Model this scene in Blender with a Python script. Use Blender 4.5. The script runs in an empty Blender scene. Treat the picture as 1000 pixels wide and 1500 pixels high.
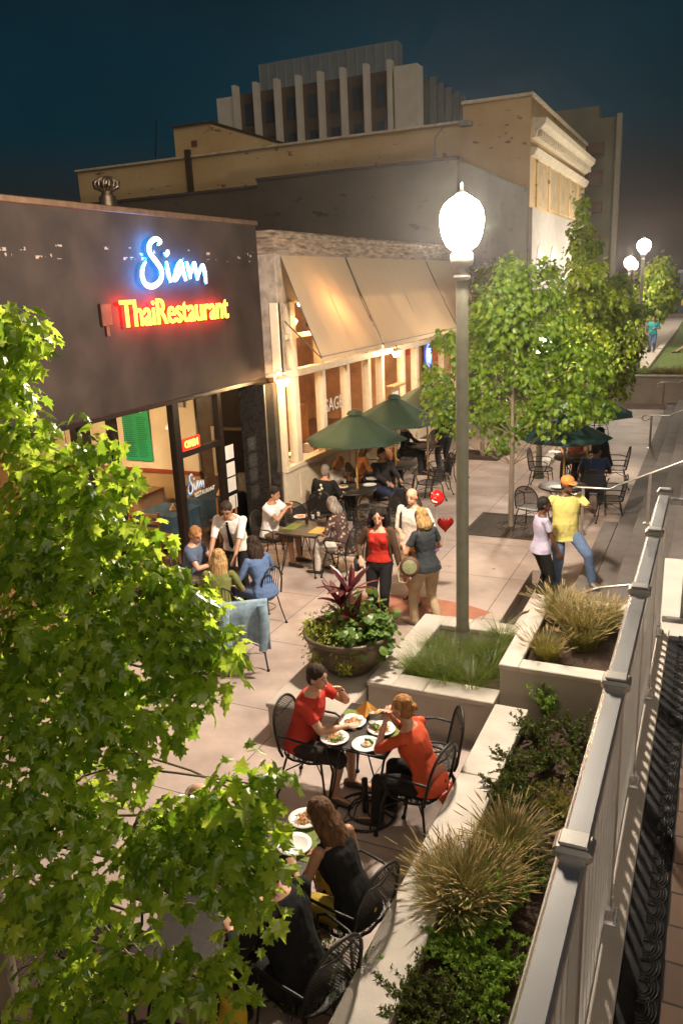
import bpy, bmesh, math, random
import numpy as np
from mathutils import Vector as V, Matrix as M4, Euler, noise as mnoise
random.seed(7)
PI = math.pi
R = math.radians
scene = bpy.context.scene
col = scene.collection

# ------------------------------------------------------------------ materials
MATS = {}
def nodes_of(name):
    m = bpy.data.materials.new(name); m.use_nodes = True
    nt = m.node_tree
    b = nt.nodes['Principled BSDF']; out = nt.nodes['Material Output']
    return m, nt, b, out
def mat(name, c, rough=.6, metal=0., var=.12, scale=6., bump=0., bscale=40., spec=.5, emit=None, es=0., c2=None, stretch=None, coat=0.):
    """principled surface with procedural colour variation and a bump"""
    if name in MATS: return MATS[name]
    m, nt, b, out = nodes_of(name)
    N, L = nt.nodes, nt.links
    tc = N.new('ShaderNodeTexCoord')
    mp = N.new('ShaderNodeMapping'); L.new(tc.outputs['Object'], mp.inputs[0])
    if stretch: mp.inputs['Scale'].default_value = stretch
    nz = N.new('ShaderNodeTexNoise'); nz.inputs['Scale'].default_value = scale; nz.inputs['Detail'].default_value = 6
    L.new(mp.outputs[0], nz.inputs['Vector'])
    rp = N.new('ShaderNodeValToRGB'); L.new(nz.outputs['Fac'], rp.inputs[0])
    rp.color_ramp.elements[0].position = .3; rp.color_ramp.elements[1].position = .7
    lo = [max(0, x*(1-var)) for x in c[:3]]; hi = list(c2) if c2 else [min(1, x*(1+var)) for x in c[:3]]
    rp.color_ramp.elements[0].color = (*lo, 1); rp.color_ramp.elements[1].color = (*hi, 1)
    L.new(rp.outputs[0], b.inputs['Base Color'])
    b.inputs['Roughness'].default_value = rough; b.inputs['Metallic'].default_value = metal
    b.inputs['Specular IOR Level'].default_value = spec
    if coat: b.inputs['Coat Weight'].default_value = coat
    if bump:
        n2 = N.new('ShaderNodeTexNoise'); n2.inputs['Scale'].default_value = bscale; n2.inputs['Detail'].default_value = 4
        L.new(mp.outputs[0], n2.inputs['Vector'])
        bp = N.new('ShaderNodeBump'); bp.inputs['Strength'].default_value = bump; bp.inputs['Distance'].default_value = .01
        L.new(n2.outputs['Fac'], bp.inputs['Height']); L.new(bp.outputs[0], b.inputs['Normal'])
    if emit:
        b.inputs['Emission Color'].default_value = (*emit, 1); b.inputs['Emission Strength'].default_value = es
    MATS[name] = m
    return m
def emis(name, c, s):
    if name in MATS: return MATS[name]
    m, nt, b, out = nodes_of(name)
    e = nt.nodes.new('ShaderNodeEmission'); e.inputs[0].default_value = (*c, 1); e.inputs[1].default_value = s
    nt.links.new(e.outputs[0], out.inputs[0]); MATS[name] = m
    return m
def leafmat(name, c, c2, transl=.45, rough=.38, spec=.5):
    m, nt, b, out = nodes_of(name)
    N, L = nt.nodes, nt.links
    g = N.new('ShaderNodeNewGeometry')
    rp = N.new('ShaderNodeValToRGB'); rp.color_ramp.elements[0].color = (*c, 1); rp.color_ramp.elements[1].color = (*c2, 1)
    L.new(g.outputs['Random Per Island'], rp.inputs[0])
    L.new(rp.outputs[0], b.inputs['Base Color']); b.inputs['Roughness'].default_value = rough
    b.inputs['Specular IOR Level'].default_value = spec
    t = N.new('ShaderNodeBsdfTranslucent')
    hs = N.new('ShaderNodeHueSaturation'); hs.inputs['Value'].default_value = 1.5; hs.inputs['Hue'].default_value = .485
    L.new(rp.outputs[0], hs.inputs['Color']); L.new(hs.outputs[0], t.inputs[0])
    mx = N.new('ShaderNodeMixShader'); mx.inputs[0].default_value = transl
    L.new(b.outputs[0], mx.inputs[1]); L.new(t.outputs[0], mx.inputs[2]); L.new(mx.outputs[0], out.inputs[0])
    MATS[name] = m
    return m
def glassmat(name, tint=(1, 1, 1), refl=.08):
    m, nt, b, out = nodes_of(name)
    N, L = nt.nodes, nt.links
    t = N.new('ShaderNodeBsdfTransparent'); t.inputs[0].default_value = (*tint, 1)
    g = N.new('ShaderNodeBsdfGlossy'); g.inputs['Roughness'].default_value = .02
    lw = N.new('ShaderNodeLayerWeight'); fr = N.new('ShaderNodeMath'); fr.operation = 'POWER'; fr.inputs[1].default_value = 4
    L.new(lw.outputs['Facing'], fr.inputs[0])
    ma = N.new('ShaderNodeMath'); ma.operation = 'MULTIPLY_ADD'; ma.inputs[1].default_value = .4; ma.inputs[2].default_value = refl*.5; ma.use_clamp = True
    L.new(fr.outputs[0], ma.inputs[0])
    mx = N.new('ShaderNodeMixShader'); L.new(ma.outputs[0], mx.inputs[0])
    L.new(t.outputs[0], mx.inputs[1]); L.new(g.outputs[0], mx.inputs[2]); L.new(mx.outputs[0], out.inputs[0])
    MATS[name] = m
    return m
def meshmat(name, c, density=.5, sc=90.):
    """expanded-metal sheet: fine diamond holes"""
    m, nt, b, out = nodes_of(name)
    N, L = nt.nodes, nt.links
    tc = N.new('ShaderNodeTexCoord')
    mp = N.new('ShaderNodeMapping'); mp.inputs['Rotation'].default_value = (0.3, 0.2, R(45)); L.new(tc.outputs['Object'], mp.inputs[0])
    ck = N.new('ShaderNodeTexVoronoi'); ck.feature = 'F1'; ck.inputs['Scale'].default_value = sc; ck.inputs['Randomness'].default_value = 0.
    L.new(mp.outputs[0], ck.inputs['Vector'])
    gt = N.new('ShaderNodeMath'); gt.operation = 'GREATER_THAN'; gt.inputs[1].default_value = density
    L.new(ck.outputs['Distance'], gt.inputs[0])
    b.inputs['Base Color'].default_value = (*c, 1); b.inputs['Roughness'].default_value = .45; b.inputs['Metallic'].default_value = .3
    t = N.new('ShaderNodeBsdfTransparent')
    mx = N.new('ShaderNodeMixShader'); L.new(gt.outputs[0], mx.inputs[0])
    L.new(t.outputs[0], mx.inputs[1]); L.new(b.outputs[0], mx.inputs[2]); L.new(mx.outputs[0], out.inputs[0])
    MATS[name] = m
    return m

# ------------------------------------------------------------------ mesh builder
def frame(d, ref=None):
    d = V(d).normalized()
    r = V(ref) if ref is not None else (V((0, 0, 1)) if abs(d.z) < .95 else V((0, 1, 0)))
    a = d.cross(r)
    if a.length < 1e-5: a = d.cross(V((1, 0, 0)))
    a.normalize(); b = d.cross(a).normalized()
    return a, b
class MB:
    def __init__(s): s.v = []; s.f = []; s.m = []; s.sm = []; s.cur = 0; s.smooth = False
    def add(s, vs, fs, sm=None):
        n = len(s.v); s.v += [tuple(p) for p in vs]
        for f in fs: s.f.append([i+n for i in f]); s.m.append(s.cur); s.sm.append(s.smooth if sm is None else sm)
    def box(s, x0, x1, y0, y1, z0, z1, bev=0.):
        x0, x1 = min(x0, x1), max(x0, x1); y0, y1 = min(y0, y1), max(y0, y1); z0, z1 = min(z0, z1), max(z0, z1)
        if bev and min(x1-x0, y1-y0, z1-z0) > 2.2*bev:
            q = bev; vs = []; 
            for z, e in ((z0, q), (z0+q, 0), (z1-q, 0), (z1, q)):
                vs += [(x0+q, y0+e, z), (x1-q, y0+e, z), (x1-e, y0+q, z), (x1-e, y1-q, z), (x1-q, y1-e, z), (x0+q, y1-e, z), (x0+e, y1-q, z), (x0+e, y0+q, z)]
            fs = [list(range(7, -1, -1)), list(range(24, 32))]
            for k in range(3):
                for i in range(8):
                    j = (i+1) % 8; fs.append([k*8+i, k*8+j, k*8+8+j, k*8+8+i])
            s.add(vs, fs)
        else:
            s.add([(x0, y0, z0), (x1, y0, z0), (x1, y1, z0), (x0, y1, z0), (x0, y0, z1), (x1, y0, z1), (x1, y1, z1), (x0, y1, z1)],
                  [[3, 2, 1, 0], [4, 5, 6, 7], [0, 1, 5, 4], [1, 2, 6, 5], [2, 3, 7, 6], [3, 0, 4, 7]])
        return s
    def quad(s, a, b, c, d): s.add([a, b, c, d], [[0, 1, 2, 3]]); return s
    def tube(s, pts, r, n=8, closed=False, cap=True, flat=None, ref=None):
        """tube through pts; r number or list; flat=(a,b) multipliers of the section"""
        pts = [V(p) for p in pts]; k = len(pts)
        rs = r if isinstance(r, (list, tuple)) else [r]*k
        vs = []; pa = None
        fa, fb = flat or (1, 1)
        for i, p in enumerate(pts):
            if closed: d = pts[(i+1) % k]-pts[i-1]
            else: d = pts[min(i+1, k-1)]-pts[max(i-1, 0)]
            if d.length < 1e-9: d = V((0, 0, 1))
            d.normalize()
            if pa is None or ref is not None: a, b = frame(d, ref)
            else:
                a = pa-d*pa.dot(d)
                if a.length < 1e-6: a, _ = frame(d)
                a.normalize(); b = d.cross(a)
            pa = a
            for j in range(n):
                t = 2*PI*j/n; vs.append(p+a*(math.cos(t)*rs[i]*fa)+b*(math.sin(t)*rs[i]*fb))
        fs = []
        for i in range(k if closed else k-1):
            for j in range(n):
                q = (i+1) % k; fs.append([i*n+j, i*n+(j+1) % n, q*n+(j+1) % n, q*n+j])
        s.add(vs, fs, True)
        if not closed and cap: s.add(vs[:n], [list(range(n-1, -1, -1))], False); s.add(vs[-n:], [list(range(n))], False)
        return s
    def lathe(s, prof, c=(0, 0, 0), n=24, cap=True, sq=None):
        vs = []; c = V(c)
        for r_, z in prof:
            for j in range(n):
                t = 2*PI*j/n; vs.append((c.x+r_*math.cos(t), c.y+r_*math.sin(t), c.z+z))
        fs = [[i*n+j, i*n+(j+1) % n, (i+1)*n+(j+1) % n, (i+1)*n+j] for i in range(len(prof)-1) for j in range(n)]
        s.add(vs, fs, True)
        if cap: s.add(vs[:n], [list(range(n-1, -1, -1))], False); s.add(vs[-n:], [list(range(n))], False)
        return s
    def ell(s, c, r, n=12, k=8, rot=None):
        if not isinstance(r, (tuple, list)): r = (r, r, r)
        c = V(c); vs = []
        for i in range(1, k):
            ph = PI*i/k
            for j in range(n):
                t = 2*PI*j/n; p = V((r[0]*math.sin(ph)*math.cos(t), r[1]*math.sin(ph)*math.sin(t), r[2]*math.cos(ph)))
                if rot: p = rot @ p
                vs.append(c+p)
        top = V((0, 0, r[2])); bot = V((0, 0, -r[2]))
        if rot: top = rot @ top; bot = rot @ bot
        vs += [c+top, c+bot]; T = len(vs)-2; B = T+1
        fs = [[j, T, (j+1) % n] for j in range(n)]
        fs = [[T, j, (j+1) % n] for j in range(n)]
        for i in range(k-2):
            for j in range(n): fs.append([i*n+j, (i+1)*n+j, (i+1)*n+(j+1) % n, i*n+(j+1) % n])
        fs += [[B, (k-2)*n+(j+1) % n, (k-2)*n+j] for j in range(n)]
        s.add(vs, fs, True); return s
    def cap(s, a, b, ra, rb, n=12):
        """tapered capsule"""
        s.tube([a, b], [ra, rb], n); s.ell(a, ra, n, 8); s.ell(b, rb, n, 8); return s
    def loft(s, secs, n=18, xa=None):
        """secs: list of (centre, halfwidth vector, halfdepth vector)"""
        vs = []
        for c, w, d in secs:
            for j in range(n):
                t = 2*PI*j/n; ct, st = math.cos(t), math.sin(t)
                e = .88
                vs.append(V(c)+V(w)*(math.copysign(abs(ct)**e, ct))+V(d)*(math.copysign(abs(st)**e, st)))
        fs = [[i*n+j, i*n+(j+1) % n, (i+1)*n+(j+1) % n, (i+1)*n+j] for i in range(len(secs)-1) for j in range(n)]
        fs += [list(range(n-1, -1, -1)), [(len(secs)-1)*n+j for j in range(n)]]
        s.add(vs, fs, True); return s
    def prism(s, poly, axis, a, b):
        """poly of 2D points extruded from a to b along axis 'x','y' or 'z'"""
        def P(p, t): return {'x': (t, p[0], p[1]), 'y': (p[0], t, p[1]), 'z': (p[0], p[1], t)}[axis]
        n = len(poly); vs = [P(p, a) for p in poly]+[P(p, b) for p in poly]
        fs = [list(range(n-1, -1, -1)), list(range(n, 2*n))]+[[i, (i+1) % n, n+(i+1) % n, n+i] for i in range(n)]
        s.add(vs, fs); return s
    def xf(s, mtx):
        s.v = [tuple(mtx @ V(p)) for p in s.v]; return s
    def mesh(s, name, mats):
        me = bpy.data.meshes.new(name)
        me.from_pydata(s.v, [], s.f)
        for m in (mats if isinstance(mats, (list, tuple)) else [mats]): me.materials.append(m)
        me.polygons.foreach_set('material_index', s.m)
        me.polygons.foreach_set('use_smooth', s.sm)
        me.update()
        bm = bmesh.new(); bm.from_mesh(me); bmesh.ops.recalc_face_normals(bm, faces=bm.faces) if len(s.f) < 60000 and not getattr(s, 'norecalc', False) else None
        bm.to_mesh(me); bm.free()
        return me
    def build(s, name, mats, parent=None):
        me = s.mesh(name, mats); o = bpy.data.objects.new(name, me); col.objects.link(o)
        if parent: o.parent = parent
        return o
def tag(o, label=None, cat=None, group=None, kind=None):
    if label: o['label'] = label
    if cat: o['category'] = cat
    if group: o['group'] = group
    if kind: o['kind'] = kind
    return o
def empty(name, loc=(0, 0, 0), rz=0, label=None, cat=None, group=None, sc=1):
    o = bpy.data.objects.new(name, None); col.objects.link(o); o.empty_display_size = .1
    o.location = loc; o.rotation_euler = (0, 0, rz); o.scale = (sc, sc, sc)
    return tag(o, label, cat, group)
def kids(o): return list(o.children)
def copy_tree(o, loc=None, rz=None, label=None, group=None, parent=None):
    c = o.copy(); col.objects.link(c)
    if parent: c.parent = parent
    for ch in kids(o): copy_tree(ch, parent=c)
    if loc is not None: c.location = loc
    if rz is not None: c.rotation_euler = (0, 0, rz)
    if label: c['label'] = label
    if group: c['group'] = group
    return c
def struct(name, mb, m, label=None):
    o = mb.build(name, m); o['kind'] = 'structure'
    if label: o['label'] = label
    return o
def thing(name, mb, m, label, cat, group=None, loc=None):
    o = mb.build(name, m); tag(o, label, cat, group)
    if loc is not None: o.location = loc
    return o
def textmesh(txt, size, depth=.02, font_scale=1., offset=0., shear=0.):
    cu = bpy.data.curves.new('text', 'FONT'); cu.body = txt; cu.size = size; cu.extrude = depth/2; cu.offset = offset; cu.shear = shear
    cu.resolution_u = 3
    o = bpy.data.objects.new('text', cu); col.objects.link(o)
    dg = bpy.context.evaluated_depsgraph_get()
    me = bpy.data.meshes.new_from_object(o.evaluated_get(dg))
    bpy.data.objects.remove(o); bpy.data.curves.remove(cu)
    vs = [tuple(v.co) for v in me.vertices]; fs = [list(p.vertices) for p in me.polygons]; nz = [p.normal.z for p in me.polygons]
    bpy.data.meshes.remove(me)
    return vs, fs, nz
TMPS = None
def remesh(mb, voxel, smooth=2, disp=0., dscale=9., squash=None):
    me = bpy.data.meshes.new('t'); me.from_pydata(mb.v, [], mb.f); me.update()
    bm = bmesh.new(); bm.from_mesh(me)
    bm.to_mesh(me); bm.free()
    global TMPS
    if TMPS is None: TMPS = bpy.data.scenes.new('workshop')
    o = bpy.data.objects.new('t', me); TMPS.collection.objects.link(o)
    md = o.modifiers.new('r', 'REMESH'); md.mode = 'VOXEL'; md.voxel_size = voxel; md.use_smooth_shade = True
    if smooth:
        sm = o.modifiers.new('s', 'SMOOTH'); sm.factor = .5; sm.iterations = smooth
    with bpy.context.temp_override(scene=TMPS, view_layer=TMPS.view_layers[0]):
        dg = bpy.context.evaluated_depsgraph_get()
        out = bpy.data.meshes.new_from_object(o.evaluated_get(dg))
    bpy.data.objects.remove(o); bpy.data.meshes.remove(me)
    if disp and len(out.vertices):
        n_ = len(out.vertices); co_a = np.empty(n_*3, 'f'); no_a = np.empty(n_*3, 'f')
        out.vertices.foreach_get('co', co_a); out.vertices.foreach_get('normal', no_a)
        c3 = co_a.reshape(-1, 3)
        amp = np.array([mnoise.noise(V((p[0]*dscale, p[1]*dscale, p[2]*dscale*.55)))+.5*mnoise.noise(V((p[0]*dscale*2.3, p[1]*dscale*2.3, p[2]*dscale*2.3))) for p in c3.tolist()], 'f')
        c3 += no_a.reshape(-1, 3)*(amp*disp)[:, None]
        out.vertices.foreach_set('co', c3.ravel()); out.update()
    out.polygons.foreach_set('use_smooth', [True]*len(out.polygons))
    return out
def obj_from(me, name, m, parent=None):
    me.name = name; me.materials.clear(); me.materials.append(m)
    o = bpy.data.objects.new(name, me); col.objects.link(o)
    if parent: o.parent = parent
    return o

# ------------------------------------------------------------------ camera, found from the vanishing points of the photograph
F_, PIT, ROL, YAW = 1171.96, .27429, -.04404, -.43930
cy, sy = math.cos(YAW), math.sin(YAW)
fw = V((sy, cy, 0)); rt = V((cy, -sy, 0)); up = V((0, 0, 1))
CF = fw*math.cos(PIT)-up*math.sin(PIT); CU = fw*math.sin(PIT)+up*math.cos(PIT)
CR = rt*math.cos(ROL)+CU*math.sin(ROL); CU2 = CU*math.cos(ROL)-rt*math.sin(ROL)
cam = bpy.data.cameras.new('camera'); co = bpy.data.objects.new('camera', cam); col.objects.link(co)
co.matrix_world = M4(((CR.x, CU2.x, -CF.x, 0), (CR.y, CU2.y, -CF.y, 0), (CR.z, CU2.z, -CF.z, 4.5), (0, 0, 0, 1)))
cam.sensor_fit = 'HORIZONTAL'; cam.sensor_width = 36; cam.lens = 36*F_/1000; cam.clip_start = .05; cam.clip_end = 2000
scene.camera = co
def far(x, y, d):
    """a point of the world seen at a bearing (x, y of the photograph) and d metres along the view axis"""
    q = CF*F_+CR*(x-500)-CU2*(y-750)
    return V((0, 0, 4.5))+q*(d/F_)

# ------------------------------------------------------------------ shared materials
blackmetal = mat('black iron', (.022, .02, .018), .45, .35, .3, 20)
blackmesh = meshmat('black expanded metal', (.025, .022, .02), .42, 70)
steel = mat('brushed steel', (.62, .58, .53), .3, 1., .06, 30, stretch=(1, .05, 1))
alum = mat('satin aluminium', (.84, .83, .81), .26, .90, .08, 5, .0, 160)
concrete = mat('cast concrete', (.5, .45, .39), .85, 0, .16, 3.5, .25, 60)
concrete2 = mat('smooth concrete wall', (.42, .375, .32), .85, 0, .14, 2., .2, 50)
white_c = mat('white ceramic', (.82, .8, .76), .25, 0, .03, 5)
# ------------------------------------------------------------------ world: night sky
w = bpy.data.worlds.new('World'); scene.world = w; w.use_nodes = True
nt = w.node_tree; N = nt.nodes; L = nt.links
bg = N['Background']
tc = N.new('ShaderNodeTexCoord'); sp = N.new('ShaderNodeSeparateXYZ'); L.new(tc.outputs['Generated'], sp.inputs[0])
rp = N.new('ShaderNodeValToRGB'); L.new(sp.outputs['Z'], rp.inputs[0])
e = rp.color_ramp.elements
e[0].position = 0.; e[0].color = (.020, .012, .009, 1); e[1].position = .5; e[1].color = (.0040, .0075, .011, 1)
for p, c in ((.05, (.040, .021, .014, 1)), (.11, (.014, .017, .018, 1)), (.17, (.0035, .0215, .031, 1)), (.25, (.003, .019, .029, 1)), (.36, (.0048, .011, .0165, 1))):
    q = e.new(p); q.color = c
nz = N.new('ShaderNodeTexNoise'); nz.inputs['Scale'].default_value = 2.2; nz.inputs['Detail'].default_value = 4
L.new(tc.outputs['Generated'], nz.inputs['Vector'])
mr = N.new('ShaderNodeMapRange'); mr.inputs['To Min'].default_value = .65; mr.inputs['To Max'].default_value = 1.3; mr.inputs['From Min'].default_value = .3; mr.inputs['From Max'].default_value = .7
L.new(nz.outputs['Fac'], mr.inputs['Value'])
mm = N.new('ShaderNodeMixRGB'); mm.blend_type = 'MULTIPLY'; mm.inputs[0].default_value = 1
L.new(rp.outputs[0], mm.inputs[1]); L.new(mr.outputs[0], mm.inputs[2]); L.new(mm.outputs[0], bg.inputs[0])
bg.inputs[1].default_value = 1.
# one weak, wide, warm sun added as fill, standing for the city glow
sun = bpy.data.lights.new('city_glow_fill', 'SUN'); so = bpy.data.objects.new('city_glow_fill', sun); col.objects.link(so)
sun.energy = .88; sun.angle = R(50); sun.color = (1, .82, .64)
so.rotation_euler = V((-.75, .80, -1.0)).to_track_quat('-Z', 'Y').to_euler()

# ------------------------------------------------------------------ ground
def groundmat():
    m, nt, b, out = nodes_of('plaza concrete'); N, L = nt.nodes, nt.links
    tc = N.new('ShaderNodeTexCoord')
    mp = N.new('ShaderNodeMapping'); L.new(tc.outputs['Object'], mp.inputs[0]); mp.inputs['Location'].default_value = (2.65, -.35, 0)
    br = N.new('ShaderNodeTexBrick'); br.offset = 0; br.squash = 1; br.inputs['Scale'].default_value = 1.
    br.inputs['Brick Width'].default_value = 1.28; br.inputs['Row Height'].default_value = 1.62
    br.inputs['Mortar Size'].default_value = .007; br.inputs['Mortar Smooth'].default_value = .3
    br.inputs['Color1'].default_value = (.52, .43, .385, 1); br.inputs['Color2'].default_value = (.44, .365, .33, 1); br.inputs['Mortar'].default_value = (.13, .10, .08, 1)
    L.new(mp.outputs[0], br.inputs['Vector'])
    n1 = N.new('ShaderNodeTexNoise'); n1.inputs['Scale'].default_value = 1.1; n1.inputs['Detail'].default_value = 7; n1.inputs['Roughness'].default_value = .6
    L.new(tc.outputs['Object'], n1.inputs['Vector'])
    r1 = N.new('ShaderNodeValToRGB'); r1.color_ramp.elements[0].position = .35; r1.color_ramp.elements[1].position = .65
    r1.color_ramp.elements[0].color = (.72, .70, .68, 1); r1.color_ramp.elements[1].color = (1.1, 1.07, 1.05, 1)
    L.new(n1.outputs['Fac'], r1.inputs[0])
    n2 = N.new('ShaderNodeTexNoise'); n2.inputs['Scale'].default_value = 9; n2.inputs['Detail'].default_value = 3
    L.new(tc.outputs['Object'], n2.inputs['Vector'])
    r2 = N.new('ShaderNodeValToRGB'); r2.color_ramp.elements[0].position = .25; r2.color_ramp.elements[1].position = .31
    r2.color_ramp.elements[0].color = (.55, .5, .46, 1); r2.color_ramp.elements[1].color = (1, 1, 1, 1)
    L.new(n2.outputs['Fac'], r2.inputs[0])
    a = N.new('ShaderNodeMixRGB'); a.blend_type = 'MULTIPLY'; a.inputs[0].default_value = 1; L.new(br.outputs[0], a.inputs[1]); L.new(r1.outputs[0], a.inputs[2])
    c = N.new('ShaderNodeMixRGB'); c.blend_type = 'MULTIPLY'; c.inputs[0].default_value = .8; L.new(a.outputs[0], c.inputs[1]); L.new(r2.outputs[0], c.inputs[2])
    v1 = N.new('ShaderNodeTexVoronoi'); v1.inputs['Scale'].default_value = 1.7; L.new(tc.outputs['Object'], v1.inputs['Vector'])
    r3 = N.new('ShaderNodeValToRGB'); r3.color_ramp.elements[0].position = .035; r3.color_ramp.elements[1].position = .055; r3.color_ramp.elements[0].color = (.38, .32, .28, 1); r3.color_ramp.elements[1].color = (1, 1, 1, 1); L.new(v1.outputs['Distance'], r3.inputs[0])
    n4 = N.new('ShaderNodeTexNoise'); n4.inputs['Scale'].default_value = .55; n4.inputs['Detail'].default_value = 9; n4.inputs['Distortion'].default_value = 1.2; L.new(tc.outputs['Object'], n4.inputs['Vector'])
    r4 = N.new('ShaderNodeValToRGB'); r4.color_ramp.elements[0].position = .38; r4.color_ramp.elements[1].position = .52; r4.color_ramp.elements[0].color = (.74, .69, .66, 1); r4.color_ramp.elements[1].color = (1, 1, 1, 1); L.new(n4.outputs['Fac'], r4.inputs[0])
    d1 = N.new('ShaderNodeMixRGB'); d1.blend_type = 'MULTIPLY'; d1.inputs[0].default_value = 1; L.new(c.outputs[0], d1.inputs[1]); L.new(r3.outputs[0], d1.inputs[2])
    d2 = N.new('ShaderNodeMixRGB'); d2.blend_type = 'MULTIPLY'; d2.inputs[0].default_value = .8; L.new(d1.outputs[0], d2.inputs[1]); L.new(r4.outputs[0], d2.inputs[2])
    L.new(d2.outputs[0], b.inputs['Base Color']); b.inputs['Roughness'].default_value = .62
    n3 = N.new('ShaderNodeTexNoise'); n3.inputs['Scale'].default_value = 120; L.new(tc.outputs['Object'], n3.inputs['Vector'])
    bp = N.new('ShaderNodeBump'); bp.inputs['Strength'].default_value = .15; bp.inputs['Distance'].default_value = .004
    L.new(n3.outputs['Fac'], bp.inputs['Height']); L.new(bp.outputs[0], b.inputs['Normal'])
    return m
plazam = groundmat()
asphalt = mat('asphalt', (.05, .046, .042), .9, 0, .2, 8, .3, 90)
struct('ground', MB().box(-200, 200, -30, 400, -.7, -.6), asphalt)
g = MB()
g.box(-7.5, -2.4, -6, 30.6, -.3, 0); g.box(-2.4, -2.1, -6, 8.9, -.3, 0); g.box(-2.4, -2.1, 12.2, 30.6, -.3, 0); g.box(-2.1, .5, -6, 30.6, -.3, 0)
g.box(-7.5, -3.3, 30.6, 70, -.3, -.001)
struct('plaza_pavement', g, plazam)
struct('drain_channel', MB().box(-2.4, -2.1, 8.9, 12.2, -.3, -.22), mat('wet dark soil', (.035, .025, .018), .8, 0, .4, 14, .5, 40))
struct('kerb', MB().box(-2.13, -2.03, 8.9, 12.2, .002, .13, .01), concrete)
redc = mat('red tinted concrete', (.40, .17, .11), .7, 0, .2, 4, .2, 60)
# curved red inlay in the paving round the planters
g = MB()
def arc(cx, cy_, r0, r1, a0, a1, z, n=40):
    vs = []
    for i in range(n+1):
        a = R(a0+(a1-a0)*i/n); vs += [(cx+r0*math.cos(a), cy_+r0*math.sin(a), z), (cx+r1*math.cos(a), cy_+r1*math.sin(a), z)]
    g.add(vs, [[2*i, 2*i+1, 2*i+3, 2*i+2] for i in range(n)])
arc(-3.6, 8.4, 1.5, 2.15, 62, 124, .004)
struct('paving_inlay', g, redc)
# steps on the right
stepm = mat('dark stone step', (.15, .13, .12), .75, 0, .18, 3, .2, 50)
g = MB()
g.box(-1.62, -1.38, 9.1, 14.78, .001, .15, .008)
for i in range(12):
    x0 = -1.37+.33*i; g.box(x0, x0+.329 if i < 11 else 6, 9.1, 29.8, .001, .155*(i+1)+.0, .006)
struct('steps', g, stepm)
# tree grates
gratem = mat('rusty cast iron grate', (.06, .04, .028), .7, .3, .35, 25, .6, 50)
def grate(x0, x1, y0, y1, lab):
    g = MB(); cx, cy_ = (x0+x1)/2, (y0+y1)/2; n = 28
    g.box(x0, x1, y0, y0+.06, .004, .022); g.box(x0, x1, y1-.06, y1, .004, .022); g.box(x0, x0+.06, y0, y1, .004, .024); g.box(x1-.06, x1, y0, y1, .004, .024)
    for k in range(n):
        x = x0+.07+(x1-x0-.14)*k/(n-1)
        if abs(x-cx) < .2:
            q = math.sqrt(.04-(x-cx)**2); g.box(x-.012, x+.012, y0+.05, cy_-q, .004, .018); g.box(x-.012, x+.012, cy_+q, y1-.05, .004, .018)
        else: g.box(x-.012, x+.012, y0+.05, y1-.05, .004, .018)
    for rr in (.21, .3): g.tube([(cx+rr*math.cos(a*PI/12), cy_+rr*math.sin(a*PI/12), .016) for a in range(24)], .012, 5, True)
    g.box(x0+.01, x1-.01, y0+.01, y1-.01, .001, .003)
    return thing('tree_grate', g, gratem, lab, 'tree grate', 'iron tree grates in the paving')
grate(-4.0, -2.5, 13.7, 15.2, 'rusty square iron grate around the slim street tree trunk beside the couple')
grate(-6.0, -4.9, 20.0, 21.2, 'reddish iron grate farther down the plaza behind the lamp post')
grate(-4.3, -3.35, 2.2, 3.7, 'dark iron grate under the big leafy tree at the near corner')

# ------------------------------------------------------------------ planters and low walls
def wallring(name, x0, x1, y0, y1, t, z, lab, soilz, m=concrete, sides='LRFB', joints=()):
    e = empty(name, (0, 0, 0), 0, lab, 'planter')
    g = MB()
    if 'L' in sides: g.box(x0, x0+t, y0, y1, 0, z-.055)
    if 'R' in sides: g.box(x1-t, x1, y0, y1, 0, z-.055)
    xa = x0+t if 'L' in sides else x0; xb = x1-t if 'R' in sides else x1
    if 'F' in sides: g.box(xa, xb, y0, y0+t, 0, z-.055)
    if 'B' in sides: g.box(xa, xb, y1-t, y1, 0, z-.055)
    g.build('wall', m, e)
    c = MB(); o = .012
    def run(a, b, axis, p0, p1):
        cuts = [a]+[j for j in sorted(joints) if a+.2 < j < b-.2]+[b]
        for q in range(len(cuts)-1):
            u0 = cuts[q]+(.003 if q else 0); u1 = cuts[q+1]-(.003 if q < len(cuts)-2 else 0)
            if axis == 'y': c.box(p0, p1, u0, u1, z-.055, z, .008)
            else: c.box(u0, u1, p0, p1, z-.055, z, .008)
    if 'L' in sides: run(y0-o, y1, 'y', x0-o, x0+t+o)
    if 'R' in sides: run(y0-o, y1, 'y', x1-t-o, x1+o)
    xa2 = x0+t+o+.002 if 'L' in sides else x0; xb2 = x1-t-o-.002 if 'R' in sides else x1
    if 'F' in sides: run(xa2, xb2, 'x', y0-o, y0+t+o)
    if 'B' in sides: run(xa2, xb2, 'x', y1-t-o, y1+o)
    c.build('coping', concrete, e)
    so = MB(); nx, ny = 18, max(8, int((y1-y0)*9)); vs = []
    for i in range(nx+1):
        for j in range(ny+1):
            x = x0+(x1-x0)*i/nx*.98+.01*(x1-x0); y = y0+.02+(y1-y0-.04)*j/ny
            vs.append((x, y, soilz+.035*mnoise.noise(V((x*4, y*4, 3)))+.02*mnoise.noise(V((x*17, y*17, 1)))))
    so.add(vs, [[i*(ny+1)+j, (i+1)*(ny+1)+j, (i+1)*(ny+1)+j+1, i*(ny+1)+j+1] for i in range(nx) for j in range(ny)], True)
    so.build('soil', mat('planting soil', (.045, .026, .016), .95, 0, .5, 30, .8, 60), e)
    return e
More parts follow.
